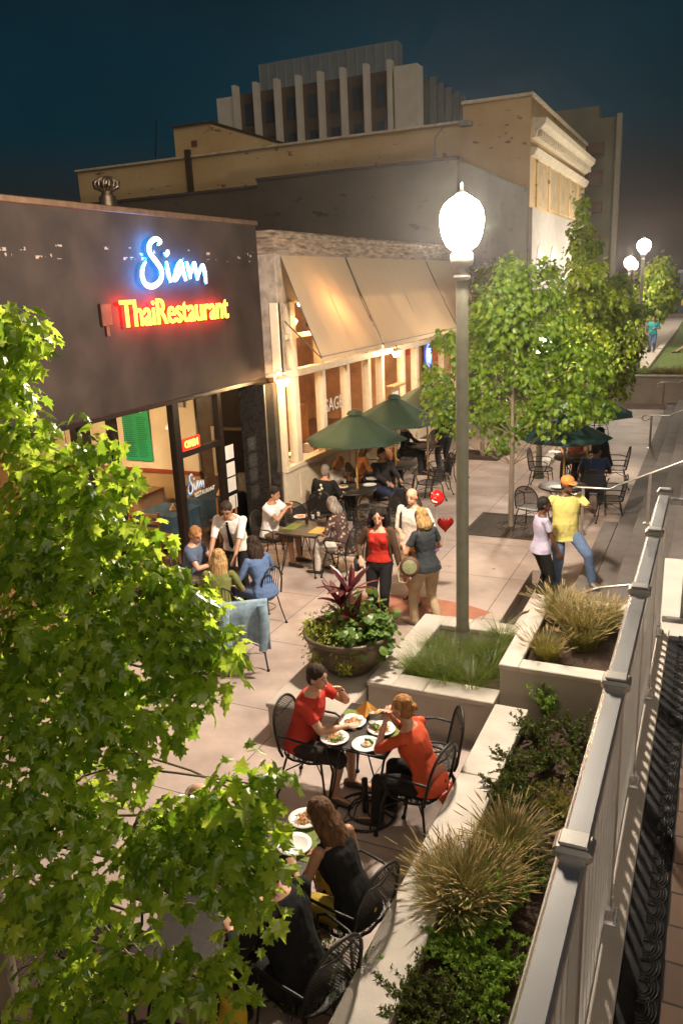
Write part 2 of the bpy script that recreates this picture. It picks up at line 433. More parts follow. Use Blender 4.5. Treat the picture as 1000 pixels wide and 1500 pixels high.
wallring('planter', -1.69, -.33, -1., 6.97, .30, .5, 'long low concrete planter with shrubs below the metal railing', .37, concrete, 'L', joints=(2.95, 5.75, 1.3))
wallring('planter', -3.06, -1.72, 6.98, 8.88, .26, .5, 'low concrete planter holding the lamp post and dark grass', .42, concrete2, 'LFB', joints=(-2.45,))
wallring('planter', -1.70, -.33, 7.14, 9.08, .17, .85, 'higher concrete planter with tan feathery grass beside the steps', .76, concrete2, 'LFB')
thing('low_wall', MB().box(-3.93, -3.09, 6.37, 8.0, .001, .345).box(-3.95, -3.085, 6.35, 8.02, .345, .4, .01), concrete2, 'short low concrete plinth under the big round flower pot', 'low wall')
g = MB(); g.box(-3.3, 1.5, 30.6, 30.95, 0, .93); g.box(-3.32, 1.5, 30.56, 31.0, .93, 1.0, .015)
for x in (-1.9, -.4): g.box(x-.006, x+.006, 30.585, 30.6, .02, .9)
thing('back_wall', g, concrete2, 'long beige retaining wall closing the far end of the paved terrace', 'retaining wall')
struct('raised_lawn', MB().box(-3.3, 60, 30.95, 34, .2, .9), mat('lawn soil', (.05, .06, .02), .9, 0, .3, 6))
grassm = mat('lawn', (.10, .15, .025), .9, 0, .45, 5, .6, 90)
struct('lawn', MB().box(-2.6, 60, 34, 75, .3, .62), grassm)
struct('footpath', MB().box(-5.5, -2.62, 31.0, 110, .2, .6), concrete)
g = MB(); g.box(-2.75, -2.45, 34, 62, .6, .78, .02)
struct('lawn_kerb', g, concrete)
g = MB(); g.box(-3.75, -3.5, 19.8, 28.5, 0, .14, .015)
struct('white_kerb', g, mat('white painted concrete', (.7, .68, .62), .6, 0, .1, 5))
struct('dark_channel', MB().box(-4.5, -3.35, 29.6, 30.55, .004, .02), mat('dark gravel', (.04, .03, .02), .9, 0, .4, 20, .5))

# ------------------------------------------------------------------ upper deck and railing
g = MB(); g.box(-.33, 4, -3, 6.06, -.1, 1.82); g.box(-.345, -.155, -3, 6.08, 1.82, 1.9, .006)
struct('deck_edge', g, concrete2)
brickm, nt, b, out = nodes_of('deck pavers'); N, L = nt.nodes, nt.links
tc = N.new('ShaderNodeTexCoord'); br = N.new('ShaderNodeTexBrick'); br.inputs['Scale'].default_value = 1; br.inputs['Brick Width'].default_value = .42; br.inputs['Row Height'].default_value = .2
br.inputs['Mortar Size'].default_value = .006; br.inputs['Color1'].default_value = (.27, .17, .115, 1); br.inputs['Color2'].default_value = (.20, .13, .09, 1); br.inputs['Mortar'].default_value = (.06, .045, .035, 1)
L.new(tc.outputs['Object'], br.inputs['Vector']); L.new(br.outputs[0], b.inputs['Base Color']); b.inputs['Roughness'].default_value = .7
struct('deck_floor', MB().box(.0, 4, -3, 6.0, 1.85, 1.897), brickm)
chm = mat('black trench cover', (.012, .011, .011), .38, .5, .3, 20)
e = empty('trench_cover', (0, 0, 0), 0, 'black cast metal trench cover with looped wave relief beside the railing', 'drain cover')
MB().box(-.152, -.002, -3, 5.98, 1.86, 1.889).build('channel', chm, e)
g = MB(); k = 0; y = 1.6
while y < 5.95:
    for rr in (.028, .040, .052, .064):
        g.tube([(-.076+rr*math.cos(R(a)), y+rr*1.25*math.sin(R(a)), 1.891) for a in range(-100, 101, 20)], .0035, 5)
    y += .105
g.build('relief', chm, e)
# railing
rail = empty('metal_railing', (-.25, 0, 1.9), 0, 'silver square tube railing with capped posts along the deck edge', 'railing')
MB().box(-.038, .038, -3, 5.95, 1.035, 1.085, .008).build('top_rail', alum, rail)
MB().box(-.052, -.040, -3, 5.9, .99, 1.03, .002).build('side_rail', alum, rail)
MB().box(-.015, .015, -3, 5.95, .045, .07, .004).build('bottom_rail', alum, rail)
MB().box(-.018, .018, -3, 5.95, .93, .965, .006).build('middle_rail', alum, rail)
post0 = cap0 = None
for yy in (5.97, 4.96, 3.96, 2.95, 1.94, .93, -.08):
    if post0 is None:
        post0 = MB().box(-.03, .03, -.03, .03, .0, 1.09, .004).build('post', alum, rail)
        f = MB(); f.box(-.055, .055, -.055, .055, .001, .012, .003); f.prism([(-.045, .012), (.045, .012), (.032, .07), (-.032, .07)], 'y', -.045, .045)
        fo = f.build('base_flange', alum, post0)
        c = MB(); c.box(-.054, .054, -.046, .046, 1.072, 1.108, .010); c.box(-.040, .040, -.034, .034, 1.109, 1.120, .004)
        co_ = c.build('post_cap', mat('polished steel cap', (.75, .72, .66), .3, .9, .03), post0)
        o = post0
    else:
        o = copy_tree(post0, parent=rail)
    o.location = (0, yy, 0)
b0 = None; yy = -.0
for i in range(56):
    y = .3+i*.101
    if min(abs(y-q) for q in (5.97, 4.96, 3.96, 2.95, 1.94, .93)) < .035: continue
    if b0 is None: b0 = MB().box(-.013, .013, -.008, .008, .07, .93).build('baluster', alum, rail); o = b0
    else: o = copy_tree(b0, parent=rail)
    o.location = (0, y, 0)
# cross railing at the far end of the deck
r2 = empty('metal_railing', (-.25, 5.97, 1.9), 0, 'short return railing across the far end of the deck', 'railing')
MB().box(.04, 2.2, -.03, .03, 1.0, 1.05, .006).build('top_rail', alum, r2)
MB().box(.04, 2.2, -.02, .02, .10, .14, .006).build('bottom_rail', alum, r2)
for i in range(8): MB().box(.16+i*.16, .185+i*.16, -.01, .01, .14, 1.0).build('baluster', alum, r2)
thing('concrete_ledge', MB().box(-.31, 1.4, 6.09, 8.3, .2, 1.72, .012), mat('pale painted ledge', (.36, .34, .30), .6, 0, .08, 3), 'pale flat ledge beyond the return railing of the deck', 'ledge')

# stair handrails
def handrail(x, y, lab, n=2):
    e = empty('handrail', (x, y, 0), 0, lab, 'handrail', 'steel handrails on the steps')
    s = .155/.33
    pts = [(-.04, 0, .80), (-.13, 0, .74), (-.2, 0, .75), (-.235, 0, .80), (-.2, 0, .86), (-.12, 0, .885), (0, 0, .885), (.45, 0, .885)]
    pts += [(.45+q, 0, .9+q*s) for q in (.15, .8, 1.6, 2.4, 3.5)]
    MB().tube(pts, .019, 10).build('rail', steel, e)
    for k, (px, z0, zt) in enumerate(((.0, 0, .87), (1.1, .31, 1.2), (2.6, 1.08, 1.9))):
        p = MB().box(px-.028, px+.028, -.018, .018, z0, zt, .004).build('post', mat('dull steel post', (.3, .27, .24), .5, .7, .1), e)
        MB().box(px-.07, px+.07, -.06, .06, z0, z0+.012, .003).build('foot_plate', steel, p)
    return e
handrail(-1.95, 14.3, 'curled steel handrail rising beside the man in yellow')
handrail(-1.4, 22.5, 'second curled steel handrail farther up the steps')
handrail(-1.5, 29.5, 'farthest steel handrail in front of the beige retaining wall')
e = empty('handrail', (-1.95, 9.3, 0), 0, 'thin pale handrail rising behind the tan grasses of the higher planter', 'handrail')
MB().tube([(-.35, 0, .1), (0, 0, .48), (.9, 0, .93), (2.1, 0, 1.2)], .018, 8).build('rail', steel, e)
MB().tube([(.6, 0, 0), (.6, 0, .78)], .016, 8).build('post', steel, e)
# ------------------------------------------------------------------ the restaurant with the neon sign
def scrapmat():
    """dark painted stucco with a row of torn pale scraps left from an old sign, and stains"""
    m, nt, b, out = nodes_of('dark painted stucco'); N, L = nt.nodes, nt.links
    tc = N.new('ShaderNodeTexCoord'); sp = N.new('ShaderNodeSeparateXYZ'); L.new(tc.outputs['Object'], sp.inputs[0])
    n1 = N.new('ShaderNodeTexNoise'); n1.inputs['Scale'].default_value = 1.6; n1.inputs['Detail'].default_value = 7; L.new(tc.outputs['Object'], n1.inputs['Vector'])
    r1 = N.new('ShaderNodeValToRGB'); r1.color_ramp.elements[0].color = (.020, .0145, .0125, 1); r1.color_ramp.elements[1].color = (.040, .028, .023, 1)
    r1.color_ramp.elements[0].position = .35; r1.color_ramp.elements[1].position = .7; L.new(n1.outputs['Fac'], r1.inputs[0])
    mp = N.new('ShaderNodeMapping'); mp.inputs['Scale'].default_value = (1, 2.6, 7.5); L.new(tc.outputs['Object'], mp.inputs[0])
    vo = N.new('ShaderNodeTexVoronoi'); vo.distance = 'CHEBYCHEV'; vo.inputs['Scale'].default_value = 1.7; L.new(mp.outputs[0], vo.inputs['Vector'])
    lt = N.new('ShaderNodeMath'); lt.operation = 'LESS_THAN'; lt.inputs[1].default_value = .24; L.new(vo.outputs['Distance'], lt.inputs[0])
    sc = N.new('ShaderNodeSeparateColor'); L.new(vo.outputs['Color'], sc.inputs[0])
    l2 = N.new('ShaderNodeMath'); l2.operation = 'LESS_THAN'; l2.inputs[1].default_value = .6; L.new(sc.outputs[0], l2.inputs[0])
    n2 = N.new('ShaderNodeTexNoise'); n2.inputs['Scale'].default_value = 14; n2.inputs['Detail'].default_value = 5; L.new(tc.outputs['Object'], n2.inputs['Vector'])
    l3 = N.new('ShaderNodeMath'); l3.operation = 'GREATER_THAN'; l3.inputs[1].default_value = .5; L.new(n2.outputs['Fac'], l3.inputs[0])
    band = N.new('ShaderNodeMath'); band.operation = 'COMPARE'; band.inputs[1].default_value = 5.06; band.inputs[2].default_value = .085; L.new(sp.outputs['Z'], band.inputs[0])
    mu = None
    for a in (l2, l3, band):
        q = N.new('ShaderNodeMath'); q.operation = 'MULTIPLY'; L.new((mu or lt).outputs[0], q.inputs[0]); L.new(a.outputs[0], q.inputs[1]); mu = q
    mx = N.new('ShaderNodeMixRGB'); L.new(mu.outputs[0], mx.inputs[0]); L.new(r1.outputs[0], mx.inputs[1]); mx.inputs[2].default_value = (.26, .21, .18, 1)
    mp2 = N.new('ShaderNodeMapping'); mp2.inputs['Scale'].default_value = (1, 2.2, .6); L.new(tc.outputs['Object'], mp2.inputs[0])
    n5 = N.new('ShaderNodeTexNoise'); n5.inputs['Scale'].default_value = 1.3; n5.inputs['Detail'].default_value = 7; L.new(mp2.outputs[0], n5.inputs['Vector'])
    r5 = N.new('ShaderNodeValToRGB'); r5.color_ramp.elements[0].position = .4; r5.color_ramp.elements[1].position = .72; r5.color_ramp.elements[0].color = (.9, .9, .9, 1); r5.color_ramp.elements[1].color = (1.14, 1.11, 1.1, 1); L.new(n5.outputs['Fac'], r5.inputs[0])
    m5 = N.new('ShaderNodeMixRGB'); m5.blend_type = 'MULTIPLY'; m5.inputs[0].default_value = 1; L.new(mx.outputs[0], m5.inputs[1]); L.new(r5.outputs[0], m5.inputs[2])
    L.new(m5.outputs[0], b.inputs['Base Color']); b.inputs['Roughness'].default_value = .8; b.inputs['Specular IOR Level'].default_value = .2
    bp = N.new('ShaderNodeBump'); bp.inputs['Strength'].default_value = .35; bp.inputs['Distance'].default_value = .01; L.new(n1.outputs['Fac'], bp.inputs['Height']); L.new(bp.outputs[0], b.inputs['Normal'])
    return m
stucco = scrapmat()
granite = mat('polished black granite', (.02, .018, .016), .12, 0, .4, 30)
framem = mat('dark bronze frame', (.028, .02, .016), .35, .6, .2, 10)
glass = glassmat('window glass', (.97, .96, .93), .02)
darkglass = glassmat('tinted glass', (.5, .48, .44), .05)
cream = mat('cream plaster wall', (.74, .61, .42), .8, 0, .06, 3)
thai = empty('restaurant_building', (0, 0, 0), 0, 'dark single storey restaurant with a neon sign on its plain painted front', 'building')
MB().box(-7.85, -7.4, -8, 12.76, 2.97, 5.58).build('fascia', stucco, thai)
MB().box(-7.9, -7.36, -8, 12.78, 5.58, 5.66, .01).build('coping', mat('rusty metal flashing', (.12, .07, .04), .5, .6, .3, 8), thai)
MB().box(-7.86, -7.385, -8, 12.77, 2.90, 2.968, .006).build('soffit_trim', framem, thai)
MB().box(-30, -7.86, -8, 12.72, 5.3, 5.4).build('roof', mat('tar roof', (.03, .028, .026), .9, 0, .2, 4), thai)
MB().box(-16, -7.5, -8, 13.2, .003, .012).build('inside_floor', mat('brown tile floor', (.16, .09, .05), .4, 0, .3, 5), thai)
MB().box(-16, -7.87, -8, 13.0, 3.05, 3.12).build('ceiling', mat('inside ceiling', (.5, .42, .3), .9, 0, .05, 4), thai)
g = MB(); g.box(-16, -9.2, 13.0, 13.15, 1.06, 3.04); g.build('inside_wall', cream, thai)
MB().box(-16, -9.19, 12.97, 13.16, .98, 1.058, .004).build('chair_rail', mat('red brown rail', (.25, .045, .02), .5, 0, .1, 5), thai)
MB().box(-16, -9.2, 13.0, 13.15, .02, .978).build('wainscot', mat('tan wainscot', (.42, .28, .13), .6, 0, .1, 5), thai)
MB().box(-16.1, -16, -8, 13.15, .02, 3.04).build('inside_wall', cream, thai)
MB().box(-9.18, -7.8, 13.05, 13.2, .02, 3.04).build('inside_wall', mat('dark wood panelling', (.07, .04, .022), .4, 0, .3, 4), thai)
for y0, y1 in ((1.9, 2.1), (5.0, 5.15), (8.15, 8.42), (8.86, 8.98), (10.3, 10.46), (11.58, 11.70), (12.62, 12.76)):
    MB().box(-7.82, -7.70, y0, y1, .013, 2.90, .004).build('mullion', framem, thai)
MB().box(-7.80, -7.71, 10.46, 11.58, 1.93, 2.03, .004).build('door_head', framem, thai)
MB().box(-7.81, -7.70, -7.9, 12.62, .014, .18, .004).build('sill', framem, thai)
for y0, y1, m in ((-7.9, 1.9, glass), (2.1, 5.0, glass), (5.15, 8.15, glass), (8.42, 8.86, glass), (8.98, 10.3, glass), (10.46, 11.58, glass), (11.70, 12.62, darkglass)):
    MB().box(-7.762, -7.756, y0, y1, .18, 2.9).build('window_pane', m, thai)
# granite pier between the two restaurants
p = MB(); p.box(-7.7, -7.17, 12.28, 12.74, .001, 2.9, .006)
pier = p.build('pier', granite, thai)
MB().box(-7.178, -7.160, 12.262, 12.29, .01, 2.9, .003).box(-7.178, -7.160, 12.73, 12.752, .01, 2.9, .003).build('edge_trim', mat('steel trim', (.5, .45, .36), .3, .9, .1), pier)

# menu board, open sign, door lettering
bd = empty('menu_board', (0, 0, 0), 0, 'green menu board with two columns of fine lines on the cream wall inside', 'menu board')
MB().box(-10.98, -10.30, 12.955, 12.985, 1.22, 2.40, .004).build('panel', mat('green board', (.015, .33, .13), .5, 0, .06, 4), bd)
g = MB(); h = MB()
for c0 in (-10.93, -10.61):
    for k in range(21):
        z = 2.12-k*.041; L_ = .26*random.uniform(.7, 1); g.box(c0, c0+L_, 12.950, 12.954, z, z+.013)
g.build('text_lines', mat('dark green print', (.01, .09, .035), .6), bd)
for c0, c1, z in ((-10.9, -10.62, 2.3), (-10.6, -10.36, 2.3), (-10.8, -10.45, 2.22)): h.box(c0, c1, 12.950, 12.954, z, z+.035)
h.build('heading_lines', mat('cream print', (.7, .68, .5), .6), bd)

def place_text(mb, txt, size, depth, yz, width=None, height=None, x=-7.3, offset=0, side=0, front=1, shear=0):
    """text standing on a wall that faces +X; reading direction +Y"""
    vs, fs, nz = textmesh(txt, size, depth, offset=offset, shear=shear)
    xs = [v[0] for v in vs]; ys = [v[1] for v in vs]
    x0, x1, y0, y1 = min(xs), max(xs), min(ys), max(ys)
    kx = width/(x1-x0) if width else 1; ky = height/(y1-y0) if height else kx
    out = [(x+v[2], yz[0]+(v[0]-x0)*kx, yz[1]+(v[1]-y0)*ky) for v in vs]
    n = len(mb.v); mb.v += out
    for f, q in zip(fs, nz):
        mb.f.append([i+n for i in f]); mb.m.append(front if q > .5 else side); mb.sm.append(False)
op = empty('open_sign', (0, 0, 0), 0, 'small lit red and yellow sign reading OPEN beside the glass door', 'neon sign')
MB().box(-7.74, -7.72, 10.50, 10.98, 2.035, 2.235, .004).build('case', mat('dark red case', (.22, .01, .008), .4, emit=(1, .02, .01), es=.8), op)
g = MB(); place_text(g, 'OPEN', .15, .01, (10.555, 2.075), .37, .12, -7.712, offset=.004); g.build('lettering', [emis('neon yellow', (1, .62, .08), 4), emis('neon yellow', (1, .62, .08), 4)], op)
g = MB(); b_ = MB()
for (a, c) in ((10.51, 10.97),):
    b_.tube([(-7.712, a, 2.045), (-7.712, c, 2.045), (-7.712, c, 2.226), (-7.712, a, 2.226)], .006, 6, True)
b_.build('border_tube', emis('neon red', (1, .03, .01), 5), op)
dl = empty('door_lettering', (0, 0, 0), 0, 'blue and white letters reading Siam RESTAURANT on the glass door', 'lettering')
blue_p = mat('blue print', (.05, .22, .55), .5); white_p = mat('white print', (.75, .73, .68), .5)
def brush(mb, strokes, y0, z0, s, x, d, wd=.09, sz=1., side=0, front=1, n=14):
    """brush letters: strokes of (u,v,width) control points; flat ribbons with depth d"""
    for st in strokes:
        P = [V((a, b, c)) for a, b, c in st]; pts = []
        for i in range(len(P)-1):
            p0, p1, p2, p3 = P[max(i-1, 0)], P[i], P[i+1], P[min(i+2, len(P)-1)]
            for k in range(7):
                t = k/7; pts.append(.5*((2*p1)+(p2-p0)*t+(2*p0-5*p1+4*p2-p3)*t*t+(3*p1-p0-3*p2+p3)*t**3))
        pts.append(P[-1]); vs = []
        for i, q in enumerate(pts):
            dd = pts[min(i+1, len(pts)-1)]-pts[max(i-1, 0)]; nn = V((-dd.y, dd.x)).normalized()*q.z*wd*.5
            for xx in (x, x+d):
                for sg in (-1, 1): vs.append((xx, y0+(q.x+sg*nn.x)*s, z0+(q.y*sz+sg*nn.y)*s))
        n_ = len(mb.v); mb.v += vs; k = len(pts)
        def F(f, m): mb.f.append([i+n_ for i in f]); mb.m.append(m); mb.sm.append(False)
        for i in range(k-1):
            a, b = 4*i, 4*(i+1)
            F([a+2, b+2, b+3, a+3], front); F([a, a+1, b+1, b], side); F([a, b, b+2, a+2], side); F([a+1, a+3, b+3, b+1], side)
        F([0, 2, 3, 1], side); F([4*k-4, 4*k-3, 4*k-1, 4*k-2], side)
SIAM = [
 [(.40, .86, .35), (.46, .93, .9), (.36, .98, 1.1), (.24, .88, 1.25), (.22, .70, 1.3), (.33, .52, 1.35), (.42, .34, 1.35), (.38, .14, 1.3), (.22, .02, 1.3), (.08, .06, 1.3), (.03, .22, 1.1), (.06, .40, .8), (.13, .52, .3)],
 [(.55, .53, .35), (.545, .4, 1.1), (.56, .25, 1.2), (.59, .09, .6)],
 [(.60, .76, .4), (.575, .70, 1.3), (.55, .63, .5)],
 [(.86, .56, .6), (.78, .45, 1.0), (.70, .25, 1.1), (.66, .14, .9), (.73, .16, .7), (.82, .32, .8), (.87, .5, .8), (.885, .3, 1.2), (.93, .12, .7)],
 [(.98, .53, .5), (1.0, .38, 1.15), (1.03, .16, .7)],
 [(1.03, .2, .4), (1.09, .38, .8), (1.15, .5, .95), (1.17, .34, 1.2), (1.20, .13, .8)],
 [(1.20, .16, .4), (1.27, .34, .8), (1.34, .45, 1.0), (1.38, .28, 1.25), (1.39, .04, .5)]]
g = MB(); brush(g, SIAM, 10.56, 1.28, .33, -7.752, .002, .10, 1., 0, 0)
g.build('name_letters', [blue_p, blue_p], dl)
g = MB(); brush(g, SIAM, 10.575, 1.29, .33, -7.748, .002, .05, 1., 0, 0); place_text(g, 'RESTAURANT', .1, .002, (10.75, 1.20), .60, .075, -7.75, side=0, front=0)
g.build('small_letters', [white_p, white_p], dl)
for k, z in enumerate((1.62, 1.31, 1.03, .70)):
    thing('posted_notice', MB().box(-7.748, -7.742, 11.74, 12.03, z, z+.25, .001), mat('paper', (.62, .6, .58), .7, 0, .05, 20),
          ['uppermost white notice taped to the glass right of the door', 'second white notice from the top on the glass', 'third white notice from the top on the glass', 'lowest white notice on the glass, behind the waiter'][k], 'notice', 'white notices taped to the glass')
g = MB(); z0, z1, y0, y1 = .95, 1.98, -8.75, -7.95
g.box(-8.85, -8.0, 13.0, 13.04, 1.0, 1.06); g.box(-8.85, -8.0, 13.0, 13.04, 1.92, 1.98); g.box(-8.85, -8.79, 13.0, 13.04, 1.061, 1.919); g.box(-8.06, -8.0, 13.0, 13.04, 1.061, 1.919)
fr = empty('framed_picture', (0, 0, 0), 0, 'large pale framed panel on the dark wall inside the dark glass', 'picture')
g.build('frame', mat('pale gilt frame', (.45, .36, .22), .5, .2, .1), fr)
MB().box(-8.79, -8.06, 13.01, 13.03, 1.06, 1.92).build('panel', mat('dark panel', (.05, .035, .03), .3, 0, .4, 5), fr)
MB().box(-9.9, -9.55, 12.94, 12.99, 2.25, 2.6, .005)
thing('wall_vent', MB().box(-9.75, -9.4, 12.95, 12.99, 2.35, 2.7, .005), mat('grey vent', (.35, .34, .32), .5), 'small grey panel high on the cream wall inside', 'vent')

# sign on the fascia: halo-lit letters
nb = emis('neon blue', (.0, .27, 1.), 110.); nw = emis('neon white', (.8, .93, 1.), 5.)
nr = emis('neon red glow', (1., .015, .003), 85.); ny = emis('neon yellow face', (1., .66, .06), 4.)
sg = empty('neon_sign', (0, 0, 0), 0, 'white brush letters reading Siam with a blue glow on the dark front', 'neon sign')
g = MB(); brush(g, SIAM, 9.30, 4.61, 1.14, -7.262, .012, .052, .58, 0, 0)
g.build('lettering', [nw, nw], sg)
g = MB(); brush(g, SIAM, 9.30, 4.61, 1.14, -7.274, .008, .034, .58, 0, 0); g.build('back_light', [nb, nb], sg)
sg = empty('neon_sign', (0, 0, 0), 0, 'yellow block letters reading Thai Restaurant with a red glow on the dark front', 'neon sign')
g = MB(); place_text(g, 'ThaiRestaurant', .4, .014, (8.81, 4.09), 2.66, 0.36, -7.266, side=0, front=0, offset=.004); g.build('lettering', [ny, ny], sg)
g = MB(); place_text(g, 'ThaiRestaurant', .4, .008, (8.81, 4.09), 2.66, 0.36, -7.280, side=0, front=0, offset=.0); g.build('back_light', [nr, nr], sg)
thing('sign_bracket', MB().box(-7.398, -7.34, 8.52, 8.72, 4.13, 4.42, .01).box(-7.398, -7.36, 8.6, 8.66, 4.0, 4.13), mat('rusty bracket', (.12, .035, .02), .7, .2, .3), 'rusty brown bracket on the dark front left of the red letters', 'bracket')
# roof ventilator
vt = empty('roof_ventilator', (-13.2, 16.0, 5.4), 0, 'round ribbed metal ventilator standing on the dark roof edge', 'roof ventilator')
MB().lathe([(.20, 0), (.20, 1.35), (.13, 1.40), (.13, 1.55)], n=20).build('pipe', mat('galvanised metal', (.42, .33, .24), .35, .9, .2, 12), vt)
hd = MB()
for a in range(14):
    t = a*2*PI/14; hd.tube([(.12*math.cos(t), .12*math.sin(t), 1.5), (.27*math.cos(t+.2), .27*math.sin(t+.2), 1.56), (.29*math.cos(t+.3), .29*math.sin(t+.3), 1.66), (.10*math.cos(t+.5), .10*math.sin(t+.5), 1.78)], .035, 5)
hd.ell((0, 0, 1.65), (.22, .22, .13)); hd.build('turbine', mat('galvanised metal', (.42, .33, .24), .35, .9), vt)
MB().box(-16, -12.3, 15.5, 16.6, 5.41, 5.9)

# inside furniture of the first restaurant
woodm = mat('warm brown wood', (.30, .12, .035), .4, 0, .25, 3, stretch=(6, 1, 1)); 
def wood_chair(loc, rz, lab, grp):
    e = empty('wooden_chair', loc, rz, lab, 'chair', grp)
    MB().box(-.2, .2, -.2, .2, .42, .455, .01).build('seat', woodm, e)
    for x, y, z in ((-.18, .18, .42), (.18, .18, .42), (-.18, -.18, .92), (.18, -.18, .92)): MB().box(x-.018, x+.018, y-.018, y+.018, 0.01, z if y > 0 else .92, .004).build('leg', woodm, e)
    g = MB()
    for z in (.58, .70, .82): g.box(-.16, .16, -.195, -.17, z, z+.06, .005)
    g.build('backrest', woodm, e); return e
def cloth_table(loc, lab, grp, c=(.06, .13, .28), top=(.5, .38, .2), w=.4):
    e = empty('dining_table', loc, 0, lab, 'table', grp)
    MB().box(-w, w, -w, w, .72, .75, .01).build('tabletop', mat('table top %.2f' % top[0], top, .5), e)
    g = MB(); n = 40; vs = []
    for i in range(n):
        a = 2*PI*i/n; k = min(1/abs(math.cos(a)+1e-9), 1/abs(math.sin(a)+1e-9)); rr = w*1.02*k
        vs += [(rr*math.cos(a), rr*math.sin(a), .755), (rr*(1.05+.04*math.sin(i*2.1))*math.cos(a), rr*(1.05+.04*math.sin(i*2.1))*math.sin(a), .25)]
    g.add(vs, [[2*i, 2*i+1, (2*i+3) % (2*n), (2*i+2) % (2*n)] for i in range(n)], True); g.add(vs[0::2], [list(range(n))])
    g.build('tablecloth', mat('table cloth %.2f' % c[0], c, .8, 0, .15, 6), e)
    g = MB(); g.lathe([(.22, .01), (.22, .03), (.035, .05), (.035, .72)], n=12); g.build('pedestal', framem, e)
    return e
napk = mat('folded napkin', (.75, .42, .16), .8, 0, .1, 9)
def napkin(loc, lab, grp='folded napkins on the indoor tables', s=1., m=None):
    g = MB(); vs = [(0, 0, .13)]; n = 8
    for i in range(n): a = 2*PI*i/n; r_ = .055 if i % 2 else .08; vs.append((r_*math.cos(a), r_*math.sin(a), 0))
    g.add([(x*s, y*s, z*s) for x, y, z in vs], [[0, 1+i, 1+(i+1) % n] for i in range(n)])
    return thing('folded_napkin', g, m or napk, lab, 'napkin', grp, loc)
ig = 'cloth covered tables inside the first restaurant'; cg = 'wooden chairs inside the first restaurant'; ng = 'folded napkins on the indoor tables'
for i, (x, y, lab) in enumerate(((-8.75, 11.3, 'blue clothed table just inside the glass door'), (-8.5, 12.45, 'blue clothed table behind the dark glass'), (-10.3, 12.3, 'tan topped table under the green menu board'), (-11.6, 11.9, 'blue clothed table at the far left behind the leaves'))):
    cloth_table((x, y, .01), lab, ig, (.018, .05, .085) if i != 2 else (.25, .14, .07)); napkin((x+.1, y, .77), 'orange folded napkin on the '+lab.split(' just')[0].split(' behind')[0].split(' under')[0].split(' at')[0]+(' by the door', ' behind dark glass', ' below the menu board', ' at far left')[i])
for x, y, rz, lab in ((-9.45, 11.1, R(-90), 'wooden chair left of the table inside the door'), (-8.6, 10.75, 0, 'wooden chair in front of the table inside the door'), (-9.9, 11.6, R(10), 'dark wooden chair in front of the tan table'), (-10.6, 11.5, R(-10), 'dark wooden chair left in front of the tan table'), (-8.0, 11.9, R(60), 'wooden slat back chair behind the waiter'), (-9.35, 12.4, R(90), 'wooden chair between the tan table and the dark glass')):
    wood_chair((x, y, .012), rz, lab, cg)
def pendant(x, y, z, lab, c=(.55, .6, 1.), s=30, ceil=3.05, grp='pendant lamps indoors', r=.05):
    e = empty('pendant_lamp', (x, y, z), 0, lab, 'pendant lamp', grp)
    MB().lathe([(.02, .09), (.09, .0), (.10, -.03)], n=16, cap=False).build('lamp_shade', mat('white glass shade', (.6, .6, .7), .4), e)
    MB().tube([(0, 0, .09), (0, 0, ceil-z)], .004, 5).build('cord', framem, e)
    MB().ell((0, 0, -.02), r, 10, 8).build('bulb', emis('bulb %.2f %d' % (c[2], s), c, s), e)
pendant(-9.6, 9.9, 2.10, 'small white pendant lamp at the left over the blue tables', (.75, .72, 1), 25)
pendant(-8.75, 11.6, 2.22, 'small white pendant lamp beside the OPEN sign', (.6, .65, 1), 25)
def ceiling_lamp(x, y, z, lab, c, s, r=.16):
    e = empty('ceiling_lamp', (x, y, z), 0, lab, 'ceiling lamp', 'round warm ceiling lamps indoors')
    MB().lathe([(r*.7, 0), (r, -.03), (r*.85, -.08), (.001, -.11)], n=18, cap=False).build('diffuser', emis('warm diffuser %d' % s, c, s), e)
    MB().lathe([(r*.75, 0), (r*.75, .012)], n=18).build('base', framem, e)
warm = (1, .71, .41)
ceiling_lamp(-10.5, 10.6, 3.03, 'added unseen warm round ceiling lamp in front of the green board, first restaurant', warm, 420)  # hidden lamps of this room, added to light the cream wall
ceiling_lamp(-12.3, 9.0, 3.03, 'added unseen warm round ceiling lamp deep in the first restaurant', warm, 420)
ceiling_lamp(-9.3, 6.5, 3.03, 'added unseen warm round ceiling lamp near the front of the first restaurant', warm, 200)

# ------------------------------------------------------------------ the white-framed restaurant
wood_w = mat('cream painted wood', (.62, .52, .38), .55, 0, .08, 8, .1, 30)
oldst = mat('weathered stone band', (.10, .07, .048), .85, 0, .5, 4, .9, 18, stretch=(1, 1, 5), c2=(.27, .20, .14))
brickw = mat('old painted masonry', (.20, .17, .14), .85, 0, .2, 3, .4, 30)
sage = empty('restaurant_building', (0, 0, 0), 0, 'long low restaurant with white framed windows and canvas awnings', 'building')
FX = -7.1
MB().box(-20, FX, 12.80, 23.85, 5.10, 5.5).build('cornice', oldst, sage)
MB().box(-20, FX+.09, 12.78, 23.86, 5.37, 5.46, .01).build('cornice_ledge', oldst, sage)
MB().box(-7.6, FX+.03, 12.78, 13.0, 2.96, 5.10, .01).build('corner_pier', mat('peeling grey pier', (.24, .20, .16), .85, 0, .4, 6, .6, 20), sage)
MB().box(-7.35, FX-.005, 13.0, 23.85, 4.28, 5.10).build('upper_wall', brickw, sage)
MB().box(-7.3, FX-.01, 12.78, 23.85, .45, 1.2).box(-7.3, FX+.04, 12.76, 20.1, 1.2, 1.30, .008).build('bulkhead', wood_w, sage)
MB().box(-7.3, FX-.0, 12.78, 23.85, .0, .45).build('plinth', mat('dark grey plinth', (.11, .10, .09), .8, 0, .2, 5), sage)
g = MB()
